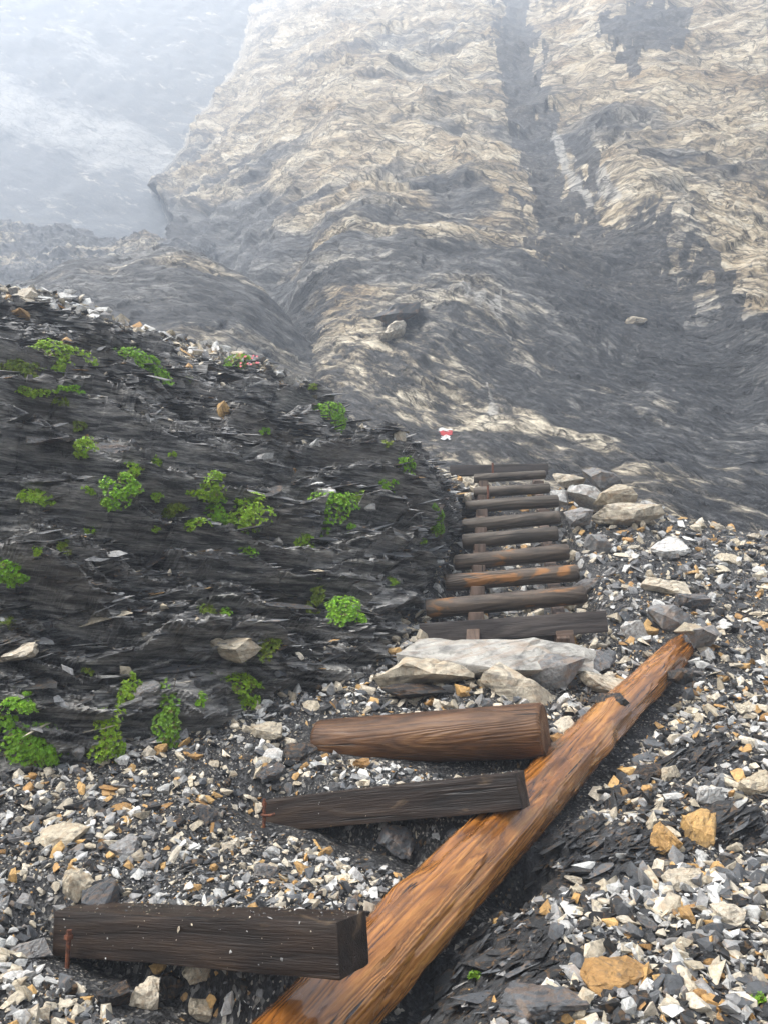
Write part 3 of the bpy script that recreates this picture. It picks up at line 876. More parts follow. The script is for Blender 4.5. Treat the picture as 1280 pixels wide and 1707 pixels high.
WTS = [26, 15, 8, 17, 14, 22]
x, y, z = gravel_points(53000, 1.25, 9.4)
size = 0.0066 * (1 - RNG.random(len(x))) ** (-0.55)
size = np.clip(size, 0.005, 0.034) * (0.75 + 0.14 * y)
clump = vnoise(x * 2.3, y * 2.3, 0 * x, 501)
size *= 0.75 + 0.6 * clump
sb = (x - B1[0].x) * 0.88 - (y - B1[0].y) * 0.47; nb_ = (x - B1[0].x) * 0.47 + (y - B1[0].y) * 0.88
size *= np.where((x < 0.5) & (y < 4.4), 0.88, 1.0)
size *= 1 - 0.4 * ((sb > 0.1) & (sb < 1.2) & (nb_ > 0.05) & (nb_ < 0.45))      # trodden grit behind the lowest beam
cols, _ = pick_colors(len(x), WTS)
pos = np.stack([x, y, z], -1)
me = scatter('gravel', pos, slope_normal(x, y), size, cols, SMALL + SHARD[:5], 0.55, M_STONE, 0.22)
tag(link('gravel', me), 'small mixed white grey and ochre gravel chips covering the slope', 'gravel', kind='stuff')

x, y, z = gravel_points(7000, 1.3, 9.2)
size = RNG.uniform(0.016, 0.036, len(x)) * (0.8 + 0.10 * y) * np.where((x < 0.5) & (y < 4.4), 0.85, 1.2)
cols, _ = pick_colors(len(x), [30, 17, 8, 17, 16, 12])
me = scatter('gravel_stones', np.stack([x, y, z], -1), slope_normal(x, y), size, cols, BLOCKS, 0.5, M_STONE, 0.25)
tag(link('gravel_stones', me), 'fist sized mixed stones strewn among the finer gravel', 'stones', kind='stuff')
x, y, z = gravel_points(26000, 1.6, 4.6)
k = x < 0.7; x, y, z = x[k], y[k], z[k]
cols, _ = pick_colors(len(x), [26, 22, 4, 22, 14, 12])
me = scatter('grit', np.stack([x, y, z], -1), slope_normal(x, y), RNG.uniform(0.0035, 0.0075, len(x)), cols, TINY, 0.6, M_STONE, 0.5)
tag(link('grit', me), 'fine grey grit on the lower path between the steps', 'grit', kind='stuff')
# finer dark rubble in the hollows beside the long log
sl_ = RNG.uniform(-0.6, 3.0, 9000); nl_ = RNG.uniform(-0.55, 0.55, 9000)
ul = Vector((LOG_B.x - LOG_A.x, LOG_B.y - LOG_A.y)).normalized()
x = LOG_A.x + sl_ * ul.x + nl_ * ul.y; y = LOG_A.y + sl_ * ul.y - nl_ * ul.x
k = ~in_wood(x, y, 0.02) & (bare_mask(x, y, Zg(x, y)) < 0.4); x, y = x[k], y[k]
size = np.clip(0.0065 * (1 - RNG.random(len(x))) ** (-0.5), 0.005, 0.035)
cols, _ = pick_colors(len(x), [13, 8, 4, 15, 22, 38])
me = scatter('rubble', np.stack([x, y, Zg(x, y)], -1), slope_normal(x, y), size, cols, SMALL + SHARD, 0.5, M_STONE, 0.25)
tag(link('rubble', me), 'fine dark rubble in the hollows along the long log', 'rubble', kind='stuff')
# slate splinters where the bedrock comes through
x = RNG.uniform(-0.5, 3.2, 60000); y = RNG.uniform(1.4, 5.2, 60000)
zz = Zg(x, y); side = ((x - LOG_A.x) * (LOG_B.y - LOG_A.y) - (y - LOG_A.y) * (LOG_B.x - LOG_A.x)) / math.hypot(LOG_B.x - LOG_A.x, LOG_B.y - LOG_A.y)
k = ((bare_mask(x, y, zz) > 0.45) | ((side > 0.08) & (side < 0.38) & (y < 3.9))) & ~in_wood(x, y)
x, y, zz = x[k][:5000], y[k][:5000], zz[k][:5000]
nb = np.tile(np.array([[-0.30, -0.15, 0.94]]), (len(x), 1)) + np.stack([0.8 * (fbm(np.stack([x, y, zz], -1), 2.0, 2, 411) - 0.5), 0 * x, 0 * x], -1)
nb /= np.linalg.norm(nb, axis=1, keepdims=True)
size = np.clip(0.014 * (1 - RNG.random(len(x))) ** (-0.4), 0.01, 0.07)
cols, _ = pick_colors(len(x), [0.5, 0, 0.5, 3, 10, 90])
me = scatter('slate_splinters', np.stack([x, y, zz], -1), nb, size, cols, FLAKE, 0.14, M_STONE, 0.0, (1.0, 0.5, 0.3))
tag(link('slate_splinters', me), 'black slate splinters on the bare bedrock beside long log', 'slate splinters', kind='stuff')

# chips lying on the ledges of the outcrop, thick along its crest
bnf = grid_normals(Vb)
if bnf[300, 250, 1] > 0: bnf = -bnf
vcol = np.broadcast_to(vv[:, None], Vb.shape[:2])
ucol = np.broadcast_to(us[None], Vb.shape[:2])
crest = np.interp(ucol, [-420, 0, 300, 420, 520, 800], [0.80, 0.81, 0.83, 0.90, 0.92, 0.94])
crest = crest + 0.05 * (fbm(Vb, 2.0, 2, 15) - 0.5)
pr = np.clip(bnf[..., 2] - 0.42, 0, 1) * 0.12
pr = pr * (0.35 + 2.5 * np.clip((fbm(base, 1.2, 3, 17) - 0.5) * 5, 0, 1)) + np.interp(ucol, [300, 450], [0.20, 0.36]) * ((vcol > crest) & (vcol < 1.18))
pr[(vcol < 0.02) | (vcol > 1.3) | (ucol < -250)] = 0
sel = RNG.random(pr.shape) < pr
pos = Vb[sel]; nn = bnf[sel]; vs_ = vcol[sel]; cr_ = crest[sel]
nn = nn * 0.5 + np.array([0, 0, 0.7]); nn /= np.linalg.norm(nn, axis=1, keepdims=True)
size = np.clip(0.0065 * (1 - RNG.random(len(pos))) ** (-0.5), 0.005, 0.045) * (0.7 + 0.09 * pos[:, 1]) * (1 + 0.7 * (vs_ > cr_))
cols, _ = pick_colors(len(pos), [20, 16, 4, 26, 20, 20])
pale, _ = pick_colors(len(pos), [34, 34, 5, 20, 5, 3])
cols = np.where((vs_ > cr_)[:, None], pale, cols)
me = scatter('stone_chips', pos, nn, size, cols, SMALL + SHARD[:4], 0.5, M_STONE, 0.2)
tag(link('stone_chips', me), 'pale stone chips caught on the ledges and crest of slate bank', 'stone chips', kind='stuff')
print('chips', len(pos))

# thin slate flakes sticking out of the outcrop along its bedding
BED = np.array([-0.05, -0.30, 0.95]); BED /= np.linalg.norm(BED)
pr = np.clip(0.9 - np.abs(bnf[..., 2] - 0.4), 0, 1) * 0.085 * (0.5 + 2 * np.clip((fbm(base, 1.7, 2, 19) - 0.42) * 4, 0, 1))
pr[(vcol < -0.02) | (vcol > 0.97) | (ucol < -250)] = 0
sel = RNG.random(pr.shape) < pr
pos = Vb[sel]; n = len(pos)
gw = np.stack([0.25 * (fbm(pos, 0.8, 2, 301) - 0.5), 0 * pos[:, 0], 0 * pos[:, 0]], -1) * 3
nn = BED[None] + gw; nn /= np.linalg.norm(nn, axis=1, keepdims=True)
size = np.clip(0.019 * (1 - RNG.random(n)) ** (-0.40), 0.014, 0.10) * (0.6 + 0.09 * pos[:, 1])
cols, _ = pick_colors(n, [1.0, 0, 1.0, 16, 32, 56])
me = scatter('slate_flakes', pos, nn, size, cols, FLAKE, 0.13, M_STONE, 0.0, (1.0, 0.25, 0.0))
fl = link('slate_flakes', me, OUTCROP); tag(fl, 'thin dark slate flakes', kind='stuff')
print('flakes', n)

# larger slabs of the outcrop, each a piece of its own
SLABM = []
for i in range(10):
    tv, tf = hull_template(16, 0.13 + 0.02 * (i % 4), 400 + i, 1.5 + 0.25 * (i % 3))
    SLABM.append(mesh_np('slate_slab', tv, tf, False, M_ROCK))
cand = np.argwhere((vcol > 0.03) & (vcol < 0.9) & (ucol > -60) & (ucol < 760))
cand = cand[RNG.permutation(len(cand))[:230]]
for (i, j) in cand:
    p = Vector(Vb[i, j].tolist())
    o = link('slate_slab', random.choice(SLABM), OUTCROP)
    sz = random.choice((0.06, 0.075, 0.09, 0.12, 0.16)) * (0.45 + 0.08 * p.y)
    nv = Vector((random.gauss(-0.05, 0.16), random.gauss(-0.32, 0.16), 0.95)).normalized()
    q = nv.to_track_quat('Z', 'X')
    o.rotation_mode = 'QUATERNION'
    o.rotation_quaternion = q @ Euler((0, 0, random.uniform(-0.5, 0.5) + math.pi / 2 * 0)).to_quaternion()
    bn_ = Vector(bnf[i, j].tolist())
    o.location = p - bn_ * sz * 0.35
    o.scale = (sz * random.uniform(0.8, 1.3), sz * random.uniform(0.8, 1.2), sz * random.uniform(0.5, 1.1))
    t = random.random()
    c = (0.02, 0.02, 0.022) if t < 0.55 else ((0.045, 0.044, 0.043) if t < 0.85 else (0.12, 0.105, 0.085))
    o.color = (*c, 1)

# ------------------------------------------------------------------ boulders and counted stones
def boulder_mesh(name, seed, npts=18, flat=0.6, long=1.2, rough=0.06, layers=0.0, cuts=3):
    tv, tf = hull_template(npts, flat, seed, long)
    bm = bmesh.new()
    vs = [bm.verts.new(v) for v in tv]
    for f in tf: bm.faces.new([vs[k] for k in f])
    bmesh.ops.recalc_face_normals(bm, faces=bm.faces[:])
    for k in range(cuts):
        bmesh.ops.subdivide_edges(bm, edges=[e for e in bm.edges if e.calc_length() > 0.16], cuts=1, use_grid_fill=True)
        bmesh.ops.triangulate(bm, faces=bm.faces[:])
    bm.normal_update()
    co = np.array([v.co[:] for v in bm.verts]); no = np.array([v.normal[:] for v in bm.verts])
    d = rough * (fbm(co, 2.2, 4, seed) - 0.5) * 2.2
    rr = 1 - np.abs(2 * fbm(co, 1.6, 3, seed + 3) - 1)
    d = d - rough * 1.2 * np.clip(rr - 0.86, 0, 1) * 5
    if layers:
        s_ = co[:, 2] + 0.1 * co[:, 0] + 0.15 * (fbm(co, 1.5, 2, seed + 4) - 0.5)
        e_, _ = rowed(s_, (co[:, 0], co[:, 1]), layers, 0.6, seed + 6, 0.8)
        d = d + rough * 1.4 * (e_ - 0.4)
    co = co + no * d[:, None]
    for v, c in zip(bm.verts, co): v.co = c
    me = bpy.data.meshes.new(name)
    bm.to_mesh(me); bm.free()
    me.shade_flat()
    me.materials.append(M_ROCK)
    return me

BOULD = [boulder_mesh('stone', 600 + i, 12 + i % 6, (0.45, 0.62, 0.8, 0.3)[i % 4], (1.0, 1.3, 1.15, 1.5)[(i // 2) % 4], 0.05, 0.16 if i % 3 == 0 else 0.0, 2) for i in range(16)]
BIG = [boulder_mesh('boulder', 700 + i, 26 + i % 5, 0.62, 1.15, 0.07, 0.14 if i % 2 else 0, 4) for i in range(8)]

def colour_of(k, v=None):
    lo, hi = PALETTE[k]
    t = random.random() if v is None else v
    mul = random.uniform(0.85, 1.1)
    return tuple((a + (b - a) * t) * mul for a, b in zip(lo, hi)) + (1.0,)

WORD = {'cream': 'cream', 'white': 'white', 'ochre': 'ochre yellow', 'grey': 'pale grey', 'bluegrey': 'blue grey', 'slate': 'black slate'}

def put_stone(px, py, w, h, ck, label=None, name='stone', surf='g', cat='stone', group=None, spin=None, mesh=None, tilt=0.25, sink=0.25, deep=0.8):
    if surf == 'g':
        hit = ray_ground(px, py); nrm = Vector((0, -0.45, 0.9))
    else:
        hit, nrm = cast(px, py, BV_B if surf == 'b' else BV_C)
        if nrm is not None: nrm = (nrm * 0.6 + Vector((0, 0, 0.6))).normalized()
    if hit is None: return None
    dep = hit.y * CT + (hit.z - EYE) * ST
    sx = w * dep / FPX / 2; sz = h * dep / FPX / 2
    me = mesh or random.choice(BIG if w > 38 else BOULD)
    o = link(name, me)
    o.rotation_mode = 'QUATERNION'
    zq = Vector((random.gauss(0, tilt), -0.25 + random.gauss(0, tilt), 1)).normalized().to_track_quat('Z', 'X')
    o.rotation_quaternion = Euler((0, 0, random.uniform(-0.5, 0.5) if spin is None else spin)).to_quaternion() @ Euler((random.gauss(0.25, tilt), random.gauss(0, tilt), 0)).to_quaternion()
    bb = np.array([v.co[:] for v in me.vertices])
    ext = np.abs(bb).max(0)
    o.scale = (sx / ext[0], sx * deep / ext[1], sz / ext[2] * 1.0)
    o.location = hit + nrm * sz * (1 - 2 * sink) * 0.6
    o.color = colour_of(ck)
    tag(o, label, cat, group)
    return o

random.seed(21)
# stones that stand out in the photograph
NOTED = [
    (1107, 1412, 58, 58, 'ochre', 'rounded golden ochre stone on the bare slate, the smaller of two'),
    (1166, 1398, 66, 78, 'ochre', 'tall golden ochre stone on the bare slate, the larger of two'),
    (1136, 1476, 76, 40, 'cream', 'cream fractured stone just below the two golden stones'),
    (1028, 1642, 125, 62, 'ochre', 'long flat ochre slab lying on gravel below the bare slate'),
    (1214, 1530, 62, 40, 'cream', 'cream and yellow blocky stone in gravel right of the bare slate'),
    (1256, 1316, 66, 42, 'cream', 'large cream yellow stone on the gravel above the golden stones'),
    (1036, 1512, 44, 34, 'white', 'white angular stone lying below the bare slate bank'),
    (905, 1688, 160, 60, 'bluegrey', 'wide dark grey slab embedded beside the lower end of long log'),
    (242, 1668, 62, 76, 'cream', 'upright tan block in the hollow below the lowest step beam'),
    (330, 1622, 56, 44, 'cream', 'tan stone tucked under the lowest step beam'),
    (268, 1614, 34, 28, 'ochre', 'small ochre stone tucked under the lowest step beam'),
    (190, 1668, 60, 40, 'slate', 'dark slate block beside the tan block under lowest beam'),
    (335, 1690, 50, 40, 'cream', 'pale stone low in the hollow beside the long log'),
    (290, 1650, 46, 44, 'slate', 'black slate stone in shade under the lowest step beam'),
    (665, 1410, 72, 50, 'bluegrey', 'grey angular boulder under the middle step beam'),
    (133, 1484, 56, 56, 'cream', 'tan and cream block resting behind the left end of lowest beam'),
    (208, 1418, 68, 52, 'grey', 'banded grey and tan block on the gravel left of middle beam'),
    (108, 1396, 84, 32, 'cream', 'long pale banded stone on the gravel near slate bank'),
    (172, 1498, 72, 38, 'bluegrey', 'dark grey banded stone behind the left end of lowest beam'),
    (346, 1366, 44, 40, 'bluegrey', 'flat blue grey slab on gravel between bank and middle beam'),
    (50, 1592, 78, 34, 'grey', 'long grey stone left of the rusty pin of lowest beam'),
    (32, 1632, 52, 24, 'white', 'flat white stone left of the lowest beam'),
    (40, 1662, 26, 38, 'cream', 'cream upright stone left of the lowest beam'),
    (600, 1277, 40, 28, 'ochre', 'orange ochre stone against the thick brown log'),
    (185, 1317, 36, 18, 'ochre', 'small orange stone near the foot of the slate bank'),
    (276, 1322, 26, 24, 'white', 'white cube-like stone near the foot of the slate bank'),
    (203, 1350, 40, 22, 'ochre', 'flat ochre and white stone on gravel below the slate bank'),
    (445, 1455, 42, 26, 'grey', 'pale grey stone on the gravel behind the lowest beam'),
    (300, 1296, 30, 24, 'white', 'whitish stone at the foot of the slate bank'),
    (998, 1110, 66, 44, 'bluegrey', 'blue grey faceted block at the right end of pale slab'),
    (1112, 1042, 84, 60, 'grey', 'grey faceted boulder beside the upper end of long log'),
    (1056, 1062, 50, 46, 'white', 'white angular stone between bottom plank and long log'),
    (1082, 1056, 32, 34, 'ochre', 'orange stone between bottom plank and long log'),
    (1000, 1146, 90, 38, 'cream', 'cream fractured stone just above the long log'),
    (1002, 918, 60, 40, 'grey', 'grey rounded boulder in the scree right of ladder'),
    (955, 1010, 60, 26, 'cream', 'cream angular stone at the right end of lowest rung'),
    (1115, 920, 70, 34, 'white', 'pale flat boulder on the scree right of ladder'),
    (1110, 985, 90, 30, 'cream', 'long cream slab on the scree beside the grey boulder'),
    (1215, 935, 44, 22, 'cream', 'cream stone near the crest of the scree'),
    (1150, 1010, 60, 34, 'bluegrey', 'blue grey slab on the scree above the long log'),
    (975, 985, 60, 34, 'grey', 'grey block beside the right end of the lower rungs'),
    (1080, 1295, 56, 34, 'slate', 'black slate block lying on gravel right of long log'),
    (1118, 1295, 44, 28, 'cream', 'cream stone next to the black slate block'),
    (1185, 1335, 50, 40, 'white', 'whitish angular stone above the golden stones'),
    (940, 1215, 52, 24, 'cream', 'cream flat stone pile against right end of brown log'),
    (930, 1240, 40, 28, 'ochre', 'tan stone wedged between brown log and long log'),
    (640, 1135, 44, 26, 'cream', 'cream stone at the left end of the pale slab'),
    (450, 1225, 64, 34, 'cream', 'whitish stone on the gravel above the thick brown log'),
    (455, 1262, 46, 30, 'white', 'white and grey stone left of the thick brown log'),
    (502, 1262, 60, 36, 'slate', 'dark slate plate left of the thick brown log'),
    (450, 1292, 50, 26, 'bluegrey', 'blue grey block above the left end of middle beam'),
]
for a in NOTED:
    put_stone(*a[:5], a[5], name='stone')

# the pale slab lying across the path and its neighbours
def put_big(px, py, d, w, h, dep, ck, seed, label, spin=0.0, roll=0.0, pitch=0.15, flat=0.5, long=1.3, layers=0.0, name='boulder', cat='boulder', group=None, npts=16, rough=0.05, tint=None):
    me = boulder_mesh(name, seed, npts, flat, long, rough, layers, 4)
    bb = np.array([v.co[:] for v in me.vertices]); ext = (bb.max(0) - bb.min(0)) / 2; cen = (bb.max(0) + bb.min(0)) / 2
    o = link(name, me)
    c = PV(px, py, d)
    dd = c.y * CT + (c.z - EYE) * ST
    sc_ = Vector((w * dd / FPX / 2 / ext[0], dep / 2 / ext[1], h * dd / FPX / 2 / ext[2]))
    q = Euler((pitch, roll, spin))
    o.rotation_euler = q; o.scale = sc_
    o.location = c - (q.to_matrix() @ Vector((cen[0] * sc_.x, cen[1] * sc_.y, cen[2] * sc_.z)))
    o.color = (*tint, 1) if tint else colour_of(ck)
    tag(o, label, cat, group)
    return o

put_big(825, 1100, 4.72, 330, 72, 0.42, 'grey', 801, 'large pale grey slab lying across the path below ladder', spin=-0.12, roll=-0.03, pitch=0.36, flat=0.36, long=1.5, npts=26, layers=0.16, rough=0.035, tint=(0.35, 0.335, 0.30))
put_big(705, 1125, 4.62, 165, 58, 0.34, 'cream', 802, 'tan edged slab jutting left from under the large pale slab', spin=0.1, roll=0.03, pitch=0.25, flat=0.4, long=1.4, layers=0.2)
put_big(862, 1142, 4.50, 130, 62, 0.25, 'cream', 803, 'ochre and white wedge of rock under the large pale slab', spin=-0.2, roll=0.25, pitch=0.2, flat=0.6)
put_big(925, 1118, 4.62, 100, 60, 0.25, 'grey', 804, 'grey underside block at right end of the large pale slab', spin=0.1, roll=-0.15, flat=0.6)
put_big(690, 1152, 4.50, 110, 26, 0.2, 'slate', 805, 'dark brown stone shaded beneath the large pale slab', flat=0.5)
put_big(1042, 857, 7.05, 118, 40, 0.35, 'cream', 811, 'long banded tan boulder at the crest right of ladder', spin=-0.1, roll=0.06, flat=0.5, long=1.5, layers=0.3)
put_big(962, 862, 7.05, 46, 32, 0.25, 'grey', 812, 'small grey boulder left of the banded tan boulder', flat=0.7)
put_big(1020, 826, 7.3, 74, 36, 0.3, 'cream', 813, 'tan boulder sitting on top of the banded tan boulder', roll=-0.15, flat=0.6)
put_big(978, 828, 7.35, 70, 34, 0.3, 'white', 814, 'white boulder in the pile beside the upper rungs', roll=0.2, flat=0.5)
put_big(1002, 800, 7.6, 66, 38, 0.3, 'grey', 815, 'pale grey boulder topmost of the pile beside the ladder', roll=0.1, flat=0.7)
put_big(948, 800, 7.8, 60, 32, 0.3, 'cream', 816, 'tan boulder against the right end of top rungs', roll=-0.2, flat=0.6)
put_big(932, 830, 7.4, 34, 26, 0.2, 'white', 817, 'small white boulder against the ends of upper rungs', flat=0.6)
put_big(1085, 845, 7.1, 46, 22, 0.2, 'white', 818, 'small pale boulder right of the banded tan boulder', flat=0.6)
put_big(776, 815, 7.9, 16, 22, 0.12, 'ochre', 819, 'small orange stone beside the left end of upper rungs', flat=0.8, cat='stone', name='stone')
put_big(778, 830, 7.7, 18, 18, 0.12, 'cream', 820, 'small cream stone beside the left end of upper rungs', flat=0.8, cat='stone', name='stone')
put_big(1132, 1128, 4.62, 46, 28, 0.12, 'slate', 830, 'black slate piece lying on the upper part of long log', flat=0.3, long=1.4, cat='stone', name='stone')
put_big(1172, 1062, 4.95, 60, 40, 0.2, 'grey', 831, 'grey stone burying the upper tip of long log', flat=0.6, cat='stone', name='stone')
put_big(1150, 1050, 5.0, 46, 24, 0.2, 'cream', 832, 'cream stone lying over the upper tip of long log', flat=0.5, cat='stone', name='stone')
put_big(1015, 1168, 4.25, 64, 24, 0.14, 'slate', 833, 'dark slate plate leaning on the long log below pale slab', flat=0.3, long=1.5, cat='stone', name='stone')
# crest of the outcrop
CREST = [(297, 536, 46, 44, 'ochre', 'orange brown boulder, tallest on the crest of slate bank'), (276, 552, 28, 34, 'ochre', 'brown stone left of the orange boulder on the crest'),
         (312, 562, 38, 26, 'ochre', 'brown flat stone under the orange boulder on the crest'), (264, 541, 34, 26, 'grey', 'grey stone left end of the crest boulder pile'),
         (328, 548, 28, 20, 'white', 'white stone right of the orange boulder on the crest'), (350, 560, 40, 16, 'cream', 'long pale stone on the crest above the grassy tuft'),
         (46, 494, 32, 26, 'cream', 'cream pyramid stone on the crest of slate bank'), (10, 486, 24, 16, 'cream', 'small cream stone on crest beside the pyramid stone'),
         (33, 528, 40, 16, 'ochre', 'flat ochre stone on the gravelly top of slate bank'), (72, 510, 50, 14, 'white', 'flat white stone on the gravelly top of slate bank'),
         (110, 574, 26, 14, 'ochre', 'tan stone above the widest plant on the slate bank'), (165, 522, 40, 16, 'white', 'long white stone on gravelly top of slate bank'),
         (215, 538, 44, 22, 'white', 'pale boulder left of the crest boulder pile'), (662, 733, 30, 26, 'cream', 'cream stone on the descending crest near the ladder')]
for a in CREST: put_stone(*a[:5], a[5], surf='b', name='stone')
FACE = [(385, 1086, 84, 44, 'cream', 'pale elongated stone jutting from the slate bank', -0.5), (242, 1156, 52, 32, 'grey', 'flat grey stone on a ledge of the slate bank', 0),
        (78, 1046, 22, 20, 'bluegrey', 'blue grey flake lying on the slate bank', 0.3), (78, 924, 18, 16, 'bluegrey', 'small blue grey flake high on the slate bank', 0.3),
        (326, 1144, 16, 22, 'bluegrey', 'leaf shaped grey flake near foot of the slate bank', 0.3), (128, 1258, 30, 22, 'grey', 'speckled grey stone right of the largest green cushion', 0),
        (36, 1090, 80, 30, 'cream', 'pale tan slab set in the slate bank', -0.1), (60, 738, 40, 16, 'grey', 'pale grey stone on the upper slate bank', 0),
        (190, 752, 90, 24, 'bluegrey', 'smooth grey slab below the upper plants of slate bank', -0.1), (545, 822, 44, 18, 'white', 'white stone above the roundest plant near ladder', 0),
        (372, 690, 26, 34, 'ochre', 'tan broken rock set in the upper slate bank', 0.2), (528, 854, 14, 12, 'white', 'small white stone left of the roundest plant', 0),
        (615, 846, 20, 16, 'white', 'small white stone right of the roundest plant', 0)]
for a in FACE: put_stone(*a[:5], a[5], surf='b', name='stone', spin=a[6])
put_stone(668, 532, 92, 40, 'slate', 'dark jutting block on the lower cliff above ochre blocks', surf='c', name='boulder', cat='boulder', mesh=BIG[0], spin=0.1)
put_stone(655, 560, 56, 26, 'cream', 'tan block under the dark jutting block on cliff', surf='c', name='boulder', cat='boulder', mesh=BIG[1])
put_stone(1058, 540, 38, 22, 'cream', 'pale block on the dark lower cliff', surf='c', name='boulder', cat='boulder', mesh=BIG[2])

LANDMARKS = [(1042, 857, 'the banded tan boulder'), (1115, 920, 'the pale flat scree boulder'), (1220, 935, 'the crest of the scree'), (975, 985, 'the right ends of lower rungs'), (1112, 1042, 'the grey faceted boulder'),
             (1230, 1060, 'the scree edge above the bare gravel'), (1200, 1180, 'the upper right side of long log'), (1080, 1295, 'the black slate block'), (1255, 1316, 'the large cream yellow stone'), (1135, 1400, 'the two golden stones'),
             (1214, 1530, 'the cream and yellow block'), (1028, 1642, 'the long flat ochre slab'), (905, 1688, 'the wide dark grey slab'), (1200, 1660, 'the tiny sprout in the gravel'), (1036, 1512, 'the bare slate bank'),
             (60, 1592, 'the rusty pin of lowest beam'), (242, 1668, 'the tan block under lowest beam'), (133, 1484, 'the left end of lowest beam'), (340, 1480, 'the gravel shelf of lowest beam'), (560, 1470, 'the lower left side of long log'),
             (208, 1418, 'the banded grey and tan block'), (346, 1366, 'the flat blue grey slab'), (450, 1400, 'the left end of middle beam'), (60, 1345, 'the largest green cushion'), (276, 1290, 'the foot of the slate bank'),
             (455, 1262, 'the left end of brown log'), (600, 1180, 'the top of the brown log'), (650, 1060, 'the left end of bottom plank')]
# further counted stones on the gravel, largest first in view
taken = [(a[0], a[1], a[2] * 0.5) for a in NOTED]
ZONES = [
    (150, (960, 1275), (800, 1060), 'on the scree right of the ladder', 'stones on the scree right of ladder'),
    (110, (900, 1280), (1060, 1700), 'on the gravel right of the long log', 'stones on gravel right of long log'),
    (95, (0, 640), (1180, 1510), 'on the gravel between slate bank and step beams', 'stones on gravel beside the slate bank'),
    (26, (0, 420), (1600, 1700), 'in the gravel below the lowest step beam', 'stones below the lowest step beam'),
    (16, (600, 740), (980, 1180), 'by the foot of bank left of the bottom plank', 'stones left of the bottom plank'),
]
for n, xr, yr, where, grp in ZONES:
    k = tries = 0
    while k < n and tries < 2500:
        tries += 1
        px, py = random.uniform(*xr), random.uniform(*yr)
        hit = ray_ground(px, py)
        if hit is None or hit.y > 8.6: continue
        hx, hy = np.array([hit.x]), np.array([hit.y])
        if in_wood(hx, hy, 0.03)[0] or foot_inside(hx, hy)[0]: continue
        if 690 < px < 985 and 760 < py < 1170: continue
        if bare_mask(hx, hy, np.array([hit.z]))[0] > 0.5 and random.random() < 0.7: continue
        base_w = 0.028 + 0.028 * random.random() ** 2.2 + 0.011 * max(hit.y - 3, 0)
        w = base_w * FPX / (hit.y * CT) * 1.5
        if any(math.hypot(px - a, py - b) < r + w * 0.5 for a, b, r in taken): continue
        taken.append((px, py, w * 0.5))
        ck = random.choices(KEYS, [30, 18, 9, 18, 15, 12])[0]
        asp = random.uniform(0.35, 0.75)
        shp = ('flat' if asp < 0.46 else 'blocky' if asp > 0.62 else 'angular')
        siz = ('small ' if w < 26 else 'large ' if w > 40 else '')
        near_to = min(LANDMARKS, key=lambda q: math.hypot(q[0] - px, q[1] - py))[2]
        put_stone(px, py, w, w * asp, ck, f'{siz}{WORD[ck]} {shp} stone lying loose near {near_to}', name='stone', group='loose stones near ' + near_to, tilt=0.4)
        k += 1

# ------------------------------------------------------------------ timber
def frame_from(a, b, up=Vector((0, 0, 1))):
    x = (b - a).normalized(); y = up.cross(x).normalized(); z = x.cross(y)
    m = Matrix((x, y, z)).transposed().to_4x4(); m.translation = (a + b) / 2
    return m

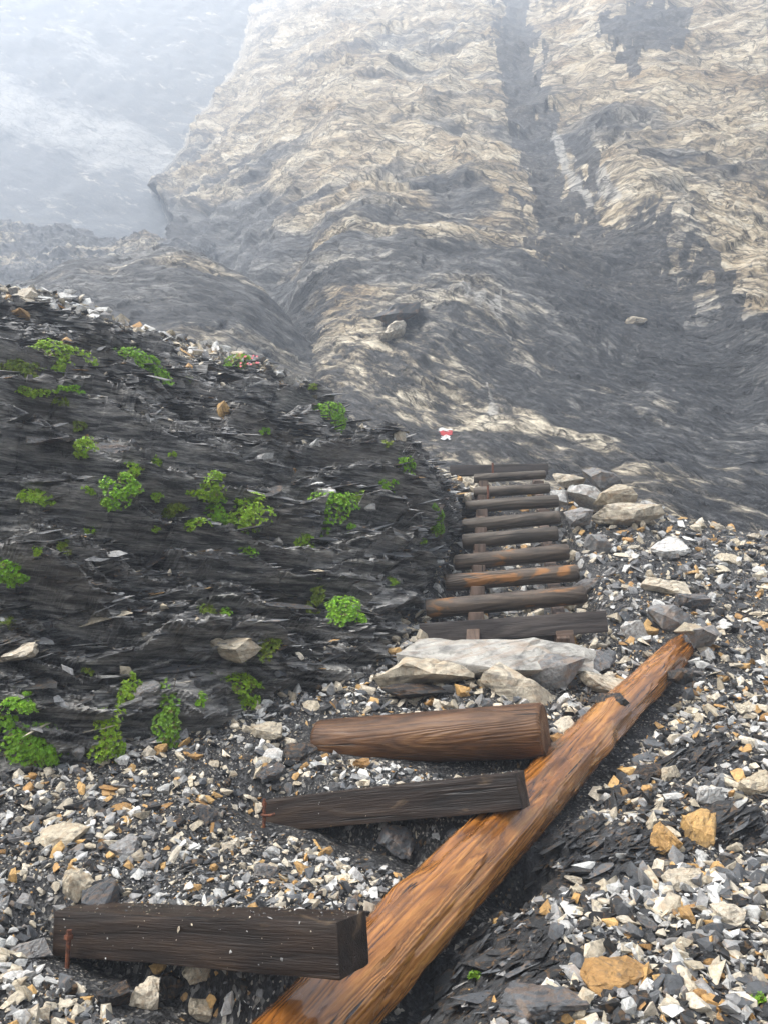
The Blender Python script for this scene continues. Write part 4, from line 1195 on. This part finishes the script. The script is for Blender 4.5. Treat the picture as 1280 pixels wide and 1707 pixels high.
def log_mesh(name, L, r0, r1, mat, seed, nl=90, ns=44, ridge=0.0, lump=0.03, bend=0.0, chamfer=0.012, flat=None, knots=()):
    t = np.linspace(-0.5, 0.5, nl); th = np.linspace(0, 2 * np.pi, ns, endpoint=False)
    T, TH = np.meshgrid(t, th, indexing='ij')
    r = r0 + (r1 - r0) * (T + 0.5)
    cy, sy = np.cos(TH), np.sin(TH)
    p = np.stack([T * L * 1.2 + seed, cy * 0.8, sy * 0.8], -1)
    r = r * (1 + lump * 2 * (fbm(p, 1.1, 3, seed) - 0.5))
    if ridge > 0.003:                                 # hewn scallops and flats
        hw = fbm(np.stack([T * L * 1.7 + seed, cy * 1.5, sy * 1.5], -1), 1.0, 3, seed + 11)
        r = r - 0.026 * np.clip(np.abs(hw - 0.5) * 4 - 0.25, 0, 1) + 0.006 * (fbm(np.stack([T * L * 4, cy * 7, sy * 7], -1), 1.0, 3, seed + 12) - 0.5)
    if ridge:
        g = fbm(np.stack([T * L * 1.1 + seed, cy * 0.5, sy * 0.5], -1), 2.0, 3, seed + 7)
        r = r + ridge * (np.abs(((g * 14) % 1) - 0.5) - 0.25) * 2
    for kt_, ka_, kh_ in knots:
        da = np.abs((TH - ka_ + np.pi) % (2 * np.pi) - np.pi) * r0
        r = r + kh_ * np.exp(-(((T + 0.5 - kt_) * L / 0.09) ** 2 + (da / 0.06) ** 2))
    ends = np.minimum(np.abs(T + 0.5), np.abs(0.5 - T)) * L
    r = r - np.clip(chamfer - ends, 0, chamfer) * 0.8
    yy, zz = cy * r, sy * r
    if flat is not None: zz = np.maximum(zz, -flat * (r0 + r1) / 2)
    xx = T * L + 0.006 * (vnoise(cy * 3, sy * 3, 0 * cy, seed + 2) - 0.5) * (np.abs(T) > 0.499)
    V = np.stack([xx, yy + bend * (0.25 - T * T) * 4, zz], -1).reshape(-1, 3)
    i = np.arange(nl - 1)[:, None] * ns; j = np.arange(ns)[None]
    F = np.stack([i + j, i + (j + 1) % ns, i + ns + (j + 1) % ns, i + ns + j], -1).reshape(-1, 4)
    c0, c1 = len(V), len(V) + 1
    V = np.vstack([V, [[-0.5 * L - 0.002, 0, 0], [0.5 * L + 0.002, 0, 0]]])
    jj = np.arange(ns)
    caps = np.vstack([np.stack([np.full(ns, c0), (jj + 1) % ns, jj, jj], -1), np.stack([np.full(ns, c1), (nl - 1) * ns + jj, (nl - 1) * ns + (jj + 1) % ns, (nl - 1) * ns + (jj + 1) % ns], -1)])
    me = bpy.data.meshes.new(name)
    me.from_pydata(V.tolist(), [], F[:, ::-1].tolist() + [c[:3].tolist() for c in caps])
    me.validate(); me.update(); me.shade_smooth()
    me.set_sharp_from_angle(angle=R(38))
    me.materials.append(mat)
    return me

def beam_mesh(name, L, w, h, mat, seed, wear=0.004):
    bm = bmesh.new()
    bmesh.ops.create_cube(bm, size=1)
    bmesh.ops.scale(bm, vec=(L, w, h), verts=bm.verts[:])
    bmesh.ops.bevel(bm, geom=bm.edges[:], offset=0.006, segments=2, affect='EDGES', profile=0.6)
    longe = [e for e in bm.edges if abs(e.verts[0].co.x - e.verts[1].co.x) > L * 0.5]
    bmesh.ops.subdivide_edges(bm, edges=longe, cuts=40, use_grid_fill=True)
    sh = [e for e in bm.edges if e.calc_length() > 0.06]
    bmesh.ops.subdivide_edges(bm, edges=sh, cuts=4, use_grid_fill=True)
    bm.normal_update()
    co = np.array([v.co[:] for v in bm.verts]); no = np.array([v.normal[:] for v in bm.verts])
    p = co * np.array([2.0, 9.0, 9.0]) + seed
    d = wear * 2 * (fbm(p, 1.0, 4, seed) - 0.5) * 1.6
    corner = np.clip((np.abs(co[:, 1]) / (w / 2) + np.abs(co[:, 2]) / (h / 2)) - 1.75, 0, 1)
    d -= corner * 0.03 * np.clip(fbm(p, 1.4, 3, seed + 4) - 0.5, 0, 1) * 2
    co = co + no * d[:, None]
    for v, c in zip(bm.verts, co): v.co = c
    me = bpy.data.meshes.new(name); bm.to_mesh(me); bm.free()
    me.shade_smooth(); me.set_sharp_from_angle(angle=R(40))
    me.materials.append(mat)
    return me

def put_beam(name, l, r, w, h, mat, seed, label, cat, back=0.5, roll=0.0):
    """l, r: middle of the front face at both ends"""
    a, b = l, r
    m = frame_from(a, b)
    o = link(name, beam_mesh(name, (b - a).length, w, h, mat, seed))
    o.matrix_world = m @ Matrix.Rotation(roll, 4, 'X') @ Matrix.Translation((0, w * back, 0))
    return tag(o, label, cat)

put_beam('step_beam', B1[0], B1[1], 0.15, 0.138, M_BEAM, 3, 'dark square beam with rusty pin, lowest step of the path', 'beam')
put_beam('step_beam', B2[0], B2[1], 0.145, 0.142, M_BEAM, 5, 'dark square beam resting on long log above the lowest step', 'beam')
gp, gn = [], []
for (a, b), w, h, k, fr in ((B1, 0.15, 0.138, 260, 0.16), (B2, 0.145, 0.142, 170, 0.08)):
    m = frame_from(a, b); L = (b - a).length
    for i in range(k):
        lx = random.uniform(-0.5, 0.5) * L
        if random.random() < fr: q, nq = Vector((lx, -0.001, random.uniform(-0.45, 0.5) * h)), Vector((0, -1, 0))
        else: q, nq = Vector((lx, w * random.random() ** 0.6, h / 2)), Vector((0, 0, 1))
        gp.append((m @ q)[:]); gn.append((m.to_3x3() @ nq)[:])
gp = np.array(gp); gn = np.array(gn)
cols, _ = pick_colors(len(gp), [30, 30, 4, 20, 10, 8])
me = scatter('beam_grit', gp, gn, 0.0016 * (1 - RNG.random(len(gp)) * 0.97) ** (-0.45), cols, SMALL, 0.3, M_STONE, 0.3)
tag(link('beam_grit', me), 'small white grit sprinkled on the two square step beams', 'grit', kind='stuff')
# long orange log
L = (LOG_B - LOG_A).length
ext = (LOG_A - LOG_B).normalized() * 0.7
lo = link('long_log', log_mesh('long_log', L + 0.7, 0.140, 0.092, M_LOG, 9, 230, 64, 0.0035, 0.085, 0.035, knots=((0.10, 2.6, 0.016), (0.27, 1.2, 0.020), (0.42, 2.2, 0.018), (0.55, 0.8, 0.015), (0.70, 1.9, 0.018), (0.83, 2.6, 0.012), (0.63, 3.4, 0.02)))) 
lo.matrix_world = frame_from(LOG_A + ext, LOG_B)
tag(lo, 'long wet orange brown log running diagonally up under the step beams', 'log')
L = (L3[1] - L3[0]).length
o = link('step_log', log_mesh('step_log', L, 0.118, 0.128, M_BROWN, 14, 110, 56, 0.0015, 0.02))
o.matrix_world = frame_from(*L3)
tag(o, 'thick wet brown log lying across the path above the beams', 'log')

# ladder
ladder = empty('log_ladder', ray_ground(860, 1050))
tag(ladder, 'ladder of eight weathered round logs on two rails up the slope', 'ladder')
ladder_inv = Matrix.Translation(ladder.location).inverted()
RUNGS = [((710, 1016), (975, 991), 38), ((742, 972), (963, 955), 33), ((757, 939), (947, 920), 32), ((770, 903), (929, 889), 30),
         ((770, 877), (932, 862), 28), ((775, 845), (930, 835), 25), ((789, 821), (916, 814), 22), ((789, 798), (909, 791), 19)]
dist = np.linspace(5.32, 8.1, 8)
YR = [1003, 963, 929, 896, 870, 840, 818, 795]
r0_, r7_ = P(843, 1003, 5.3), P(850, 795, 8.1)
def depth_on_ladder(py):
    # where the sight line through row py meets the plane of the ladder
    ds = np.linspace(4.8, 9, 800); z = P(850, py, ds)[:, 2]
    zl = r0_[2] + (ds - r0_[1]) * (r7_[2] - r0_[2]) / (r7_[1] - r0_[1])
    return ds[np.argmin(np.abs(z - zl))]
for i, ((lx, ly), (rx, ry), th) in enumerate(RUNGS):
    d = depth_on_ladder((ly + ry) / 2)
    a, b = PV(lx, ly, d + 0.05), PV(rx, ry, d - 0.05)
    rad = th * (d * CT + 0.3) / FPX / 2 * 0.84
    me = log_mesh('rung', (b - a).length, rad, rad * random.uniform(0.92, 1.05), M_RUNGO if i < 3 else M_RUNG, 30 + i, 50, 28, 0.001, 0.03)
    o = link('rung', me, ladder)
    o.matrix_world = frame_from(a, b)
    o.matrix_parent_inverse = ladder_inv
    if i < 3: o['label'] = 'log rung with worn orange wood patches'
for (bx, by), (tx, ty) in (((789, 1040), (805, 782)), ((937, 1030), (893, 782))):
    d0_, d1_ = depth_on_ladder(by), depth_on_ladder(ty)
    drop = Vector((0, 0.05, -0.105))
    a, b = PV(bx, by, d0_) + drop, PV(tx, ty, d1_) + drop
    a = a + (a - b).normalized() * 0.16
    o = link('rail', beam_mesh('rail', (b - a).length, 0.085, 0.11, M_RAIL, int(bx), 0.002), ladder)
    o.matrix_world = frame_from(a, b)
    o.matrix_parent_inverse = ladder_inv
    # pegs that hold the logs
    for (lx, ly), (rx, ry), th in RUNGS:
        dd = depth_on_ladder((ly + ry) / 2)
        t = (dd - a.y) / (b.y - a.y)
        c = a + (b - a) * t
        o = link('wedge_block', beam_mesh('wedge_block', 0.10, 0.085, 0.10, M_RAIL, int(bx + ly), 0.002), ladder)
        o.matrix_world = Matrix.Translation(c + Vector((0, -0.085, 0.004))) @ Matrix.Rotation(math.pi / 2, 4, 'Y')
        o.matrix_parent_inverse = ladder_inv

put_beam('plank', PV(699, 1057, 5.12), PV(1012, 1035, 4.98), 0.06, 0.140, M_PLANK, 71, 'grey weathered plank across the foot of the ladder', 'plank')
put_beam('plank', PV(712, 1072, 5.20), PV(930, 1066, 5.12), 0.05, 0.12, M_PLANK, 72, 'dark plank half hidden under the grey bottom plank', 'plank')
put_beam('timber_block', PV(928, 1066, 5.0), PV(957, 1064, 5.0), 0.1, 0.11, M_RAIL, 73, 'square timber block supporting right side of the bottom plank', 'timber block')
put_beam('plank', PV(750, 784, 8.42), PV(913, 781, 8.42), 0.06, 0.125, M_PLANK, 74, 'dark grey plank lying across the top of the ladder', 'plank')

# ------------------------------------------------------------------ iron pins
def tube_bm(bm, pts, r, ns=10):
    rings = []
    for i, p in enumerate(pts):
        d = (pts[min(i + 1, len(pts) - 1)] - pts[max(i - 1, 0)]).normalized()
        a = d.orthogonal().normalized(); b = d.cross(a)
        rr = r[i] if isinstance(r, (list, tuple)) else r
        rings.append([bm.verts.new(p + (a * math.cos(2 * math.pi * k / ns) + b * math.sin(2 * math.pi * k / ns)) * rr) for k in range(ns)])
    for q, w in zip(rings[:-1], rings[1:]):
        for k in range(ns): bm.faces.new((q[k], q[(k + 1) % ns], w[(k + 1) % ns], w[k]))
    bm.faces.new(rings[0][::-1]); bm.faces.new(rings[-1])

def bm_obj(name, bm, mat, parent=None, smooth=True):
    bmesh.ops.recalc_face_normals(bm, faces=bm.faces[:])
    me = bpy.data.meshes.new(name); bm.to_mesh(me); bm.free()
    if smooth: me.shade_smooth(); me.set_sharp_from_angle(angle=R(40))
    me.materials.append(mat)
    return link(name, me, parent)

def steel_pin(px, py0, py1, d, label, headr=0.015, wire=False):
    top, bot = PV(px, py0, d), PV(px + 3, py1, d)
    bot = Vector((top.x + 0.004, top.y + 0.01, bot.z - 0.1))
    root = empty('steel_pin', bot)
    bm = bmesh.new()
    n = 36
    tube_bm(bm, [(top + (bot - top) * (i / n)) - bot for i in range(n + 1)], [0.0068 + 0.0012 * (i % 2) for i in range(n + 1)])
    bm_obj('shaft', bm, M_RUST, root)
    bm = bmesh.new()
    bmesh.ops.create_cone(bm, segments=6, radius1=headr, radius2=headr * 0.92, depth=0.012, cap_ends=True, matrix=Matrix.Translation(top - bot + Vector((0, 0, 0.0))))
    bmesh.ops.create_cone(bm, segments=6, radius1=headr * 0.62, radius2=headr * 0.6, depth=0.016, cap_ends=True, matrix=Matrix.Translation(top - bot + Vector((0, 0, 0.013))))
    bm_obj('head', bm, M_RUST, root, False)
    if wire:
        bm = bmesh.new()
        c = PV(px + 3, (py0 + py1) / 2 - 2, d) - bot
        tube_bm(bm, [c + Vector((-0.02, -0.012, 0.004)), c + Vector((0, -0.014, 0)), c + Vector((0.028, -0.012, 0.002)), c + Vector((0.034, 0.01, 0.004))], 0.006, 8)
        bm_obj('staple', bm, M_RUST, root)
    tag(root, label, 'steel pin')
steel_pin(115, 1562, 1602, 2.74, 'rusty ribbed steel pin before the lowest step beam')
steel_pin(441, 1340, 1382, 3.60, 'rusty steel pin with staple at the end of the middle beam', 0.012, True)
def small_pin(px, py, d, label):
    b = PV(px, py, d); bm = bmesh.new()
    tube_bm(bm, [Vector((0, 0, -0.12)), Vector((0.004, 0, 0)), Vector((0.006, 0, 0.1))], 0.012, 8)
    o = bm_obj('steel_pin', bm, M_RUST); o.location = b; tag(o, label, 'steel pin')
small_pin(820, 786, 8.33, 'rusty stake standing against the plank at ladder top')
small_pin(812, 825, 7.5, 'rusty stake standing behind the second rung from ladder top')

# ------------------------------------------------------------------ red and white trail mark on the cliff
mark = empty('trail_mark', cast(743, 722, BV_C)[0])
tag(mark, 'red and white painted trail mark on the rock beyond the ladder', 'trail mark')
def paint(name, pts, mat):
    bm = bmesh.new(); rows = []
    (x0, y0), (x1, y1) = pts
    nx, ny = 14, 7
    for j in range(ny):
        row = []
        for i in range(nx):
            a, b = i / (nx - 1), j / (ny - 1)
            px = x0 + (x1 - x0) * a + 1.6 * math.sin(b * 9 + a * 4 + y0); py = y0 + (y1 - y0) * b + 1.5 * math.sin(a * 8 + x0) - 2.5 * a * 0
            h, n = cast(px, py, BV_C)
            row.append(bm.verts.new(h - (h - EYEV).normalized() * 0.07 - mark.location))
        rows.append(row)
    fs = []
    for j in range(ny - 1):
        for i in range(nx - 1):
            if (i in (0, nx - 2) and j in (0, ny - 2)): continue
            fs.append(bm.faces.new((rows[j][i], rows[j + 1][i], rows[j + 1][i + 1], rows[j][i + 1])))
    bmesh.ops.solidify(bm, geom=fs, thickness=0.03)
    bm_obj(name, bm, mat, mark)
paint('white_stripe', ((731, 714), (752, 718.5)), M_WHITE)
paint('red_stripe', ((733, 718), (754, 726)), M_RED)
paint('white_stripe', ((735, 726), (750, 732)), M_WHITE)

# ------------------------------------------------------------------ plants
def plant(px, py, rx, ry, tone, label, group=None, surf='b', hang=False, flowers=False, dens=1.0, dome=0.42, fine=False):
    if surf == 'b': hit, nrm = cast(px, py, BV_B)
    else: hit, nrm = ray_ground(px, py), Vector((0, -0.4, 0.9))
    if hit is None: return
    dep = hit.y * CT + (hit.z - EYE) * ST
    view = (EYEV - hit).normalized()
    nrm = (nrm * 0.4 + view * 0.5 + Vector((0, 0, 0.35))).normalized()
    ax = Vector((1, 0, 0)); ax = (ax - nrm * ax.dot(nrm)).normalized(); ay = nrm.cross(ax)
    A, B = 1.3 * rx * dep / FPX, 1.3 * ry * dep / FPX
    root = empty('plant', hit)
    leaf = (0.0115 if not fine else 0.008) * (0.75 + 0.07 * dep)
    n = int(dens * 2.4 * math.pi * A * B / (leaf * 1.5) ** 2) + 6
    n = min(n, 800)
    V, F, C = [], [], []
    bm = bmesh.new()
    lobes = [(random.uniform(-0.75, 0.75), random.uniform(-0.75, 0.75), random.uniform(0.16, 0.5)) for _ in range(9)] + [(0, 0, 0.55)]
    for k in range(n):
        while True:
            l = random.choice(lobes); a_ang = random.uniform(0, 6.283); q = math.sqrt(random.random()) * l[2]
            u, w = l[0] + q * math.cos(a_ang), l[1] + q * math.sin(a_ang)
            if u * u + w * w < 1.25: break
        hgt = dome * min(A, B) * max(0.0, 1 - (u * u + w * w)) ** 0.5 * random.uniform(0.55, 1.1)
        c = ax * (u * A) + ay * (w * B) + nrm * (hgt + 0.01)
        d = (nrm + ax * u * 0.9 + ay * w * 0.7 + Vector((random.gauss(0, 0.3), random.gauss(0, 0.3), random.gauss(0.25, 0.3)))).normalized()
        e1 = d.orthogonal().normalized(); e2 = d.cross(e1)
        nl = random.randint(6, 9) if not fine else 5
        t0 = random.uniform(0, 6.28); shade = random.uniform(0.65, 1.25)
        yel = random.random()
        for m_ in range(nl):
            ang = t0 + 6.283 * m_ / nl + random.gauss(0, 0.15)
            rad = e1 * math.cos(ang) + e2 * math.sin(ang)
            ll = leaf * random.uniform(0.75, 1.25); side = d.cross(rad) * ll * 0.24
            up = random.uniform(0.25, 0.9) if not fine else 1.6
            p0 = c; pm = c + rad * ll * 0.55 + d * ll * up * 0.55; pt = c + rad * ll * 1.0 + d * ll * up * 0.75
            b0 = len(V)
            V += [p0, pm + side, pt, pm - side]
            F.append((b0, b0 + 1, b0 + 2, b0 + 3))
            base_c = tone if yel > 0.07 else (0.16, 0.12, 0.03)
            cc = (base_c[0] * shade * (0.85 + 0.25 * yel), base_c[1] * shade, base_c[2] * shade * (1 - 0.3 * yel), 1)
            C += [cc] * 4
    me = mesh_np('foliage', np.array([v[:] for v in V]), np.array(F), True, M_LEAF, {'Col': ('FLOAT_COLOR', np.array(C))})
    tag(link('foliage', me, root), kind='stuff')
    for k in range(max(4, min(10, n // 12))):
        u, w = random.gauss(0, 0.4), random.gauss(0, 0.4)
        tube_bm(bm, [-nrm * 0.03 + ay * (w * B * 0.4), ax * (u * A * 0.6) + ay * (w * B * 0.6) + nrm * (dome * min(A, B) * 0.3), ax * (u * A) + ay * (w * B) + nrm * (dome * min(A, B) * 0.6)], [0.0028, 0.002, 0.0012], 5)
    bm_obj('stem', bm, M_STEM, root)
    if flowers:
        for k in range(11):
            bmf = bmesh.new()
            c = ax * (random.uniform(0.2, 1.5) * A) + ay * (random.uniform(-0.35, 0.75) * B) + nrm * (0.06 + dome * min(A, B) * 0.5)
            for m_ in range(5):
                ang = 6.283 * m_ / 5
                rad = ax * math.cos(ang) + ay * math.sin(ang)
                s2 = nrm.cross(rad) * 0.011
                vs = [bmf.verts.new(q) for q in (c, c + rad * 0.009 + s2 * 0.6, c + rad * 0.016 + nrm * 0.004, c + rad * 0.009 - s2 * 0.6)]
                bmf.faces.new(vs)
            bm_obj('flower', bmf, M_PETAL, root, False)
    tag(root, label, 'plant', group)

BR, YG, DG, OL = (0.26, 0.50, 0.028), (0.32, 0.50, 0.03), (0.18, 0.34, 0.024), (0.26, 0.34, 0.04)
random.seed(5)
PL = [
    (102, 602, 42, 27, YG, 'wide leafy green plant near the crest of slate bank'), (36, 622, 30, 20, OL, 'olive green plant left of the widest crest plant'),
    (236, 612, 38, 22, BR, 'bright green plant trailing down right below the crest'), (262, 632, 26, 20, BR, 'lower lobe of green growth trailing below the crest'),
    (398, 614, 20, 22, BR, 'bright mossy dome with pink red flowers beside it on crest'), (384, 583, 22, 14, OL, 'dull olive grassy tuft above the mossy dome'),
    (545, 692, 24, 28, BR, 'bright green oval cushion on the descending crest'),
    (198, 820, 29, 25, BR, 'round bright green plant on dark ledge mid bank'), (414, 856, 33, 30, YG, 'large bushy plant in the middle of the slate bank'),
    (557, 856, 34, 32, BR, 'roundest large green plant between two white stones'), (598, 836, 22, 15, YG, 'small plant touching the roundest plant on its right'),
    (671, 782, 17, 22, BR, 'bright green cushion, upper of two beside the ladder'), (646, 814, 14, 18, BR, 'bright green cushion, lower of two beside the ladder'),
    (726, 876, 13, 30, DG, 'hanging green strand on the rock next to the rungs'), (577, 1027, 32, 29, BR, 'large bright plant on the lower slate face near gravel'),
    (528, 985, 15, 32, OL, 'trailing vine above the large lower plant'), (450, 1080, 24, 26, OL, 'olive sprawling plant beside the pale elongated stone'),
    (392, 1140, 38, 18, YG, 'yellow green plant draping over the ledge near gravel'), (412, 1165, 16, 24, YG, 'hanging strand below the draping yellow green plant'),
    (284, 1188, 20, 46, DG, 'long dark trailing plant reaching down to the gravel'), (217, 1150, 14, 24, YG, 'plant left of the flat grey stone'),
    (34, 1173, 26, 16, BR, 'bright cushion just above the largest green cushion'), (42, 1240, 54, 40, BR, 'largest green cushion at the foot of slate bank'),
    (8, 1205, 24, 26, BR, 'upper left lobe of growth beside the largest cushion'), (180, 1230, 24, 38, YG, 'upright leafy plant right of the largest cushion'),
    (20, 950, 24, 20, BR, 'leafy plant clinging mid bank above the tan slab'), (415, 923, 14, 9, BR, 'low tuft below the bushy plant in mid bank'),
    (60, 830, 32, 14, YG, 'spreading two-lobed plant on the upper slate bank'),
]
for a in PL:
    plant(*a[:5], a[5], group='green plants on the slate bank', flowers='pink red' in a[5], fine='dome' in a[5] or 'grassy' in a[5])
SM = [(62, 656, 34, 7), (313, 635, 10, 6), (586, 692, 10, 13), (442, 720, 8, 5), (142, 746, 16, 20), (222, 785, 14, 14), (292, 848, 20, 13), (356, 804, 18, 14), (362, 850, 18, 20), (338, 824, 28, 9),
      (330, 876, 18, 9), (262, 768, 6, 9), (110, 915, 12, 14), (63, 920, 6, 8), (150, 886, 6, 8), (506, 906, 14, 18), (342, 1022, 14, 12), (376, 1026, 8, 14), (12, 1040, 12, 12), (403, 1093, 10, 13),
      (655, 975, 10, 12), (645, 742, 8, 6), (520, 646, 8, 5), (115, 650, 20, 7), (100, 668, 14, 8), (260, 828, 10, 7), (134, 712, 10, 8), (335, 1170, 6, 12), (182, 1276, 10, 8), (146, 1120, 8, 6), (705, 905, 8, 5), (262, 880, 6, 5), (288, 757, 5, 5), (148, 818, 8, 5)]
SML = ['thin green mat below the wide crest plant', 'tiny tuft right of the trailing crest plant', 'sparse tuft right of the oval cushion', 'tiny round tuft in mid upper bank', 'drooping tuft beside the smooth grey slab',
       'thin tuft just above the round bright plant', 'low tuft left of the large bushy plant', 'tuft above the large bushy plant', 'leafy tuft touching the left of large bushy plant', 'spreading mat above left of the bushy plant',
       'low tuft below left of the bushy plant', 'tiny sprig between the smooth slab and bushy plant', 'tuft right of the upper blue grey flake', 'tiny tuft left of the upper blue grey flake', 'tiny sprig below the round bright plant',
       'reddish olive tuft below the roundest plant', 'round tuft above the pale elongated stone', 'thin upright tuft above the pale elongated stone', 'tuft above the pale tan slab', 'tuft right at the pale elongated stone',
       'tuft on the dark face left of the lowest rungs', 'tuft beside the cream crest stone', 'tiny tuft above the oval cushion on crest', 'green strip right of the thin crest mat', 'trailing strip below the thin crest mat',
       'tiny tuft right of the round bright plant', 'tiny tuft above the drooping tuft', 'thin sprig right of the long trailing plant', 'tiny sprig under the upright leafy plant', 'tiny sprig above the bright cushion',
       'tiny tuft under the hanging strand by the rungs', 'tiny sprig left of the low tuft under bushy plant', 'tiny sprig high above the bushy plant', 'tiny sprig left of the round bright plant']
for a, lab in zip(SM, SML):
    plant(*a, random.choice((BR, YG, OL, YG)), lab, group='small tufts on the slate bank')
plant(792, 1632, 9, 6, DG, 'tiny green sprout on the bare slate beside long log', surf='g')
plant(1265, 1672, 12, 9, DG, 'tiny dark green sprout among gravel near the ochre slab', surf='g')

# ------------------------------------------------------------------ haze
zt = float(max(Vc[..., 2].max(), Vb[..., 2].max())) + 1.0
bm = bmesh.new()
bmesh.ops.create_cube(bm, size=1)
x0, x1, y0, y1, z0 = float(min(Vg[..., 0].min(), Vc[..., 0].min())) - 2, float(max(Vg[..., 0].max(), Vc[..., 0].max())) + 2, -50.0, float(max(Vg[..., 1].max(), Vc[..., 1].max())) + 3, float(Z.min()) - 1.0
bmesh.ops.scale(bm, vec=(x1 - x0, y1 - y0, zt - z0), verts=bm.verts[:])
bmesh.ops.translate(bm, vec=((x0 + x1) / 2, (y0 + y1) / 2, (z0 + zt) / 2), verts=bm.verts[:])
hm = bpy.data.materials.new('mist'); hm.use_nodes = True
ht = hm.node_tree; ht.nodes.clear()
pv = ht.nodes.new('ShaderNodeVolumePrincipled'); ho = ht.nodes.new('ShaderNodeOutputMaterial')
pv.inputs['Color'].default_value = (0.47, 0.525, 0.60, 1)
pv.inputs['Density'].default_value = HAZE_DENSITY
pv.inputs['Anisotropy'].default_value = 0.2
ht.links.new(pv.outputs[0], ho.inputs['Volume'])
me = bpy.data.meshes.new('haze'); bm.to_mesh(me); bm.free(); me.materials.append(hm)
tag(link('haze', me), 'thin white mist filling the air before the cliff', 'mist', kind='stuff')
print('box', x0, x1, y0, y1, z0, zt)

tris = sum((len(o.data.loops) - 2 * len(o.data.polygons)) for o in {o.data.name: o for o in scene.objects if o.type == 'MESH'}.values())
print('TRIS', tris)
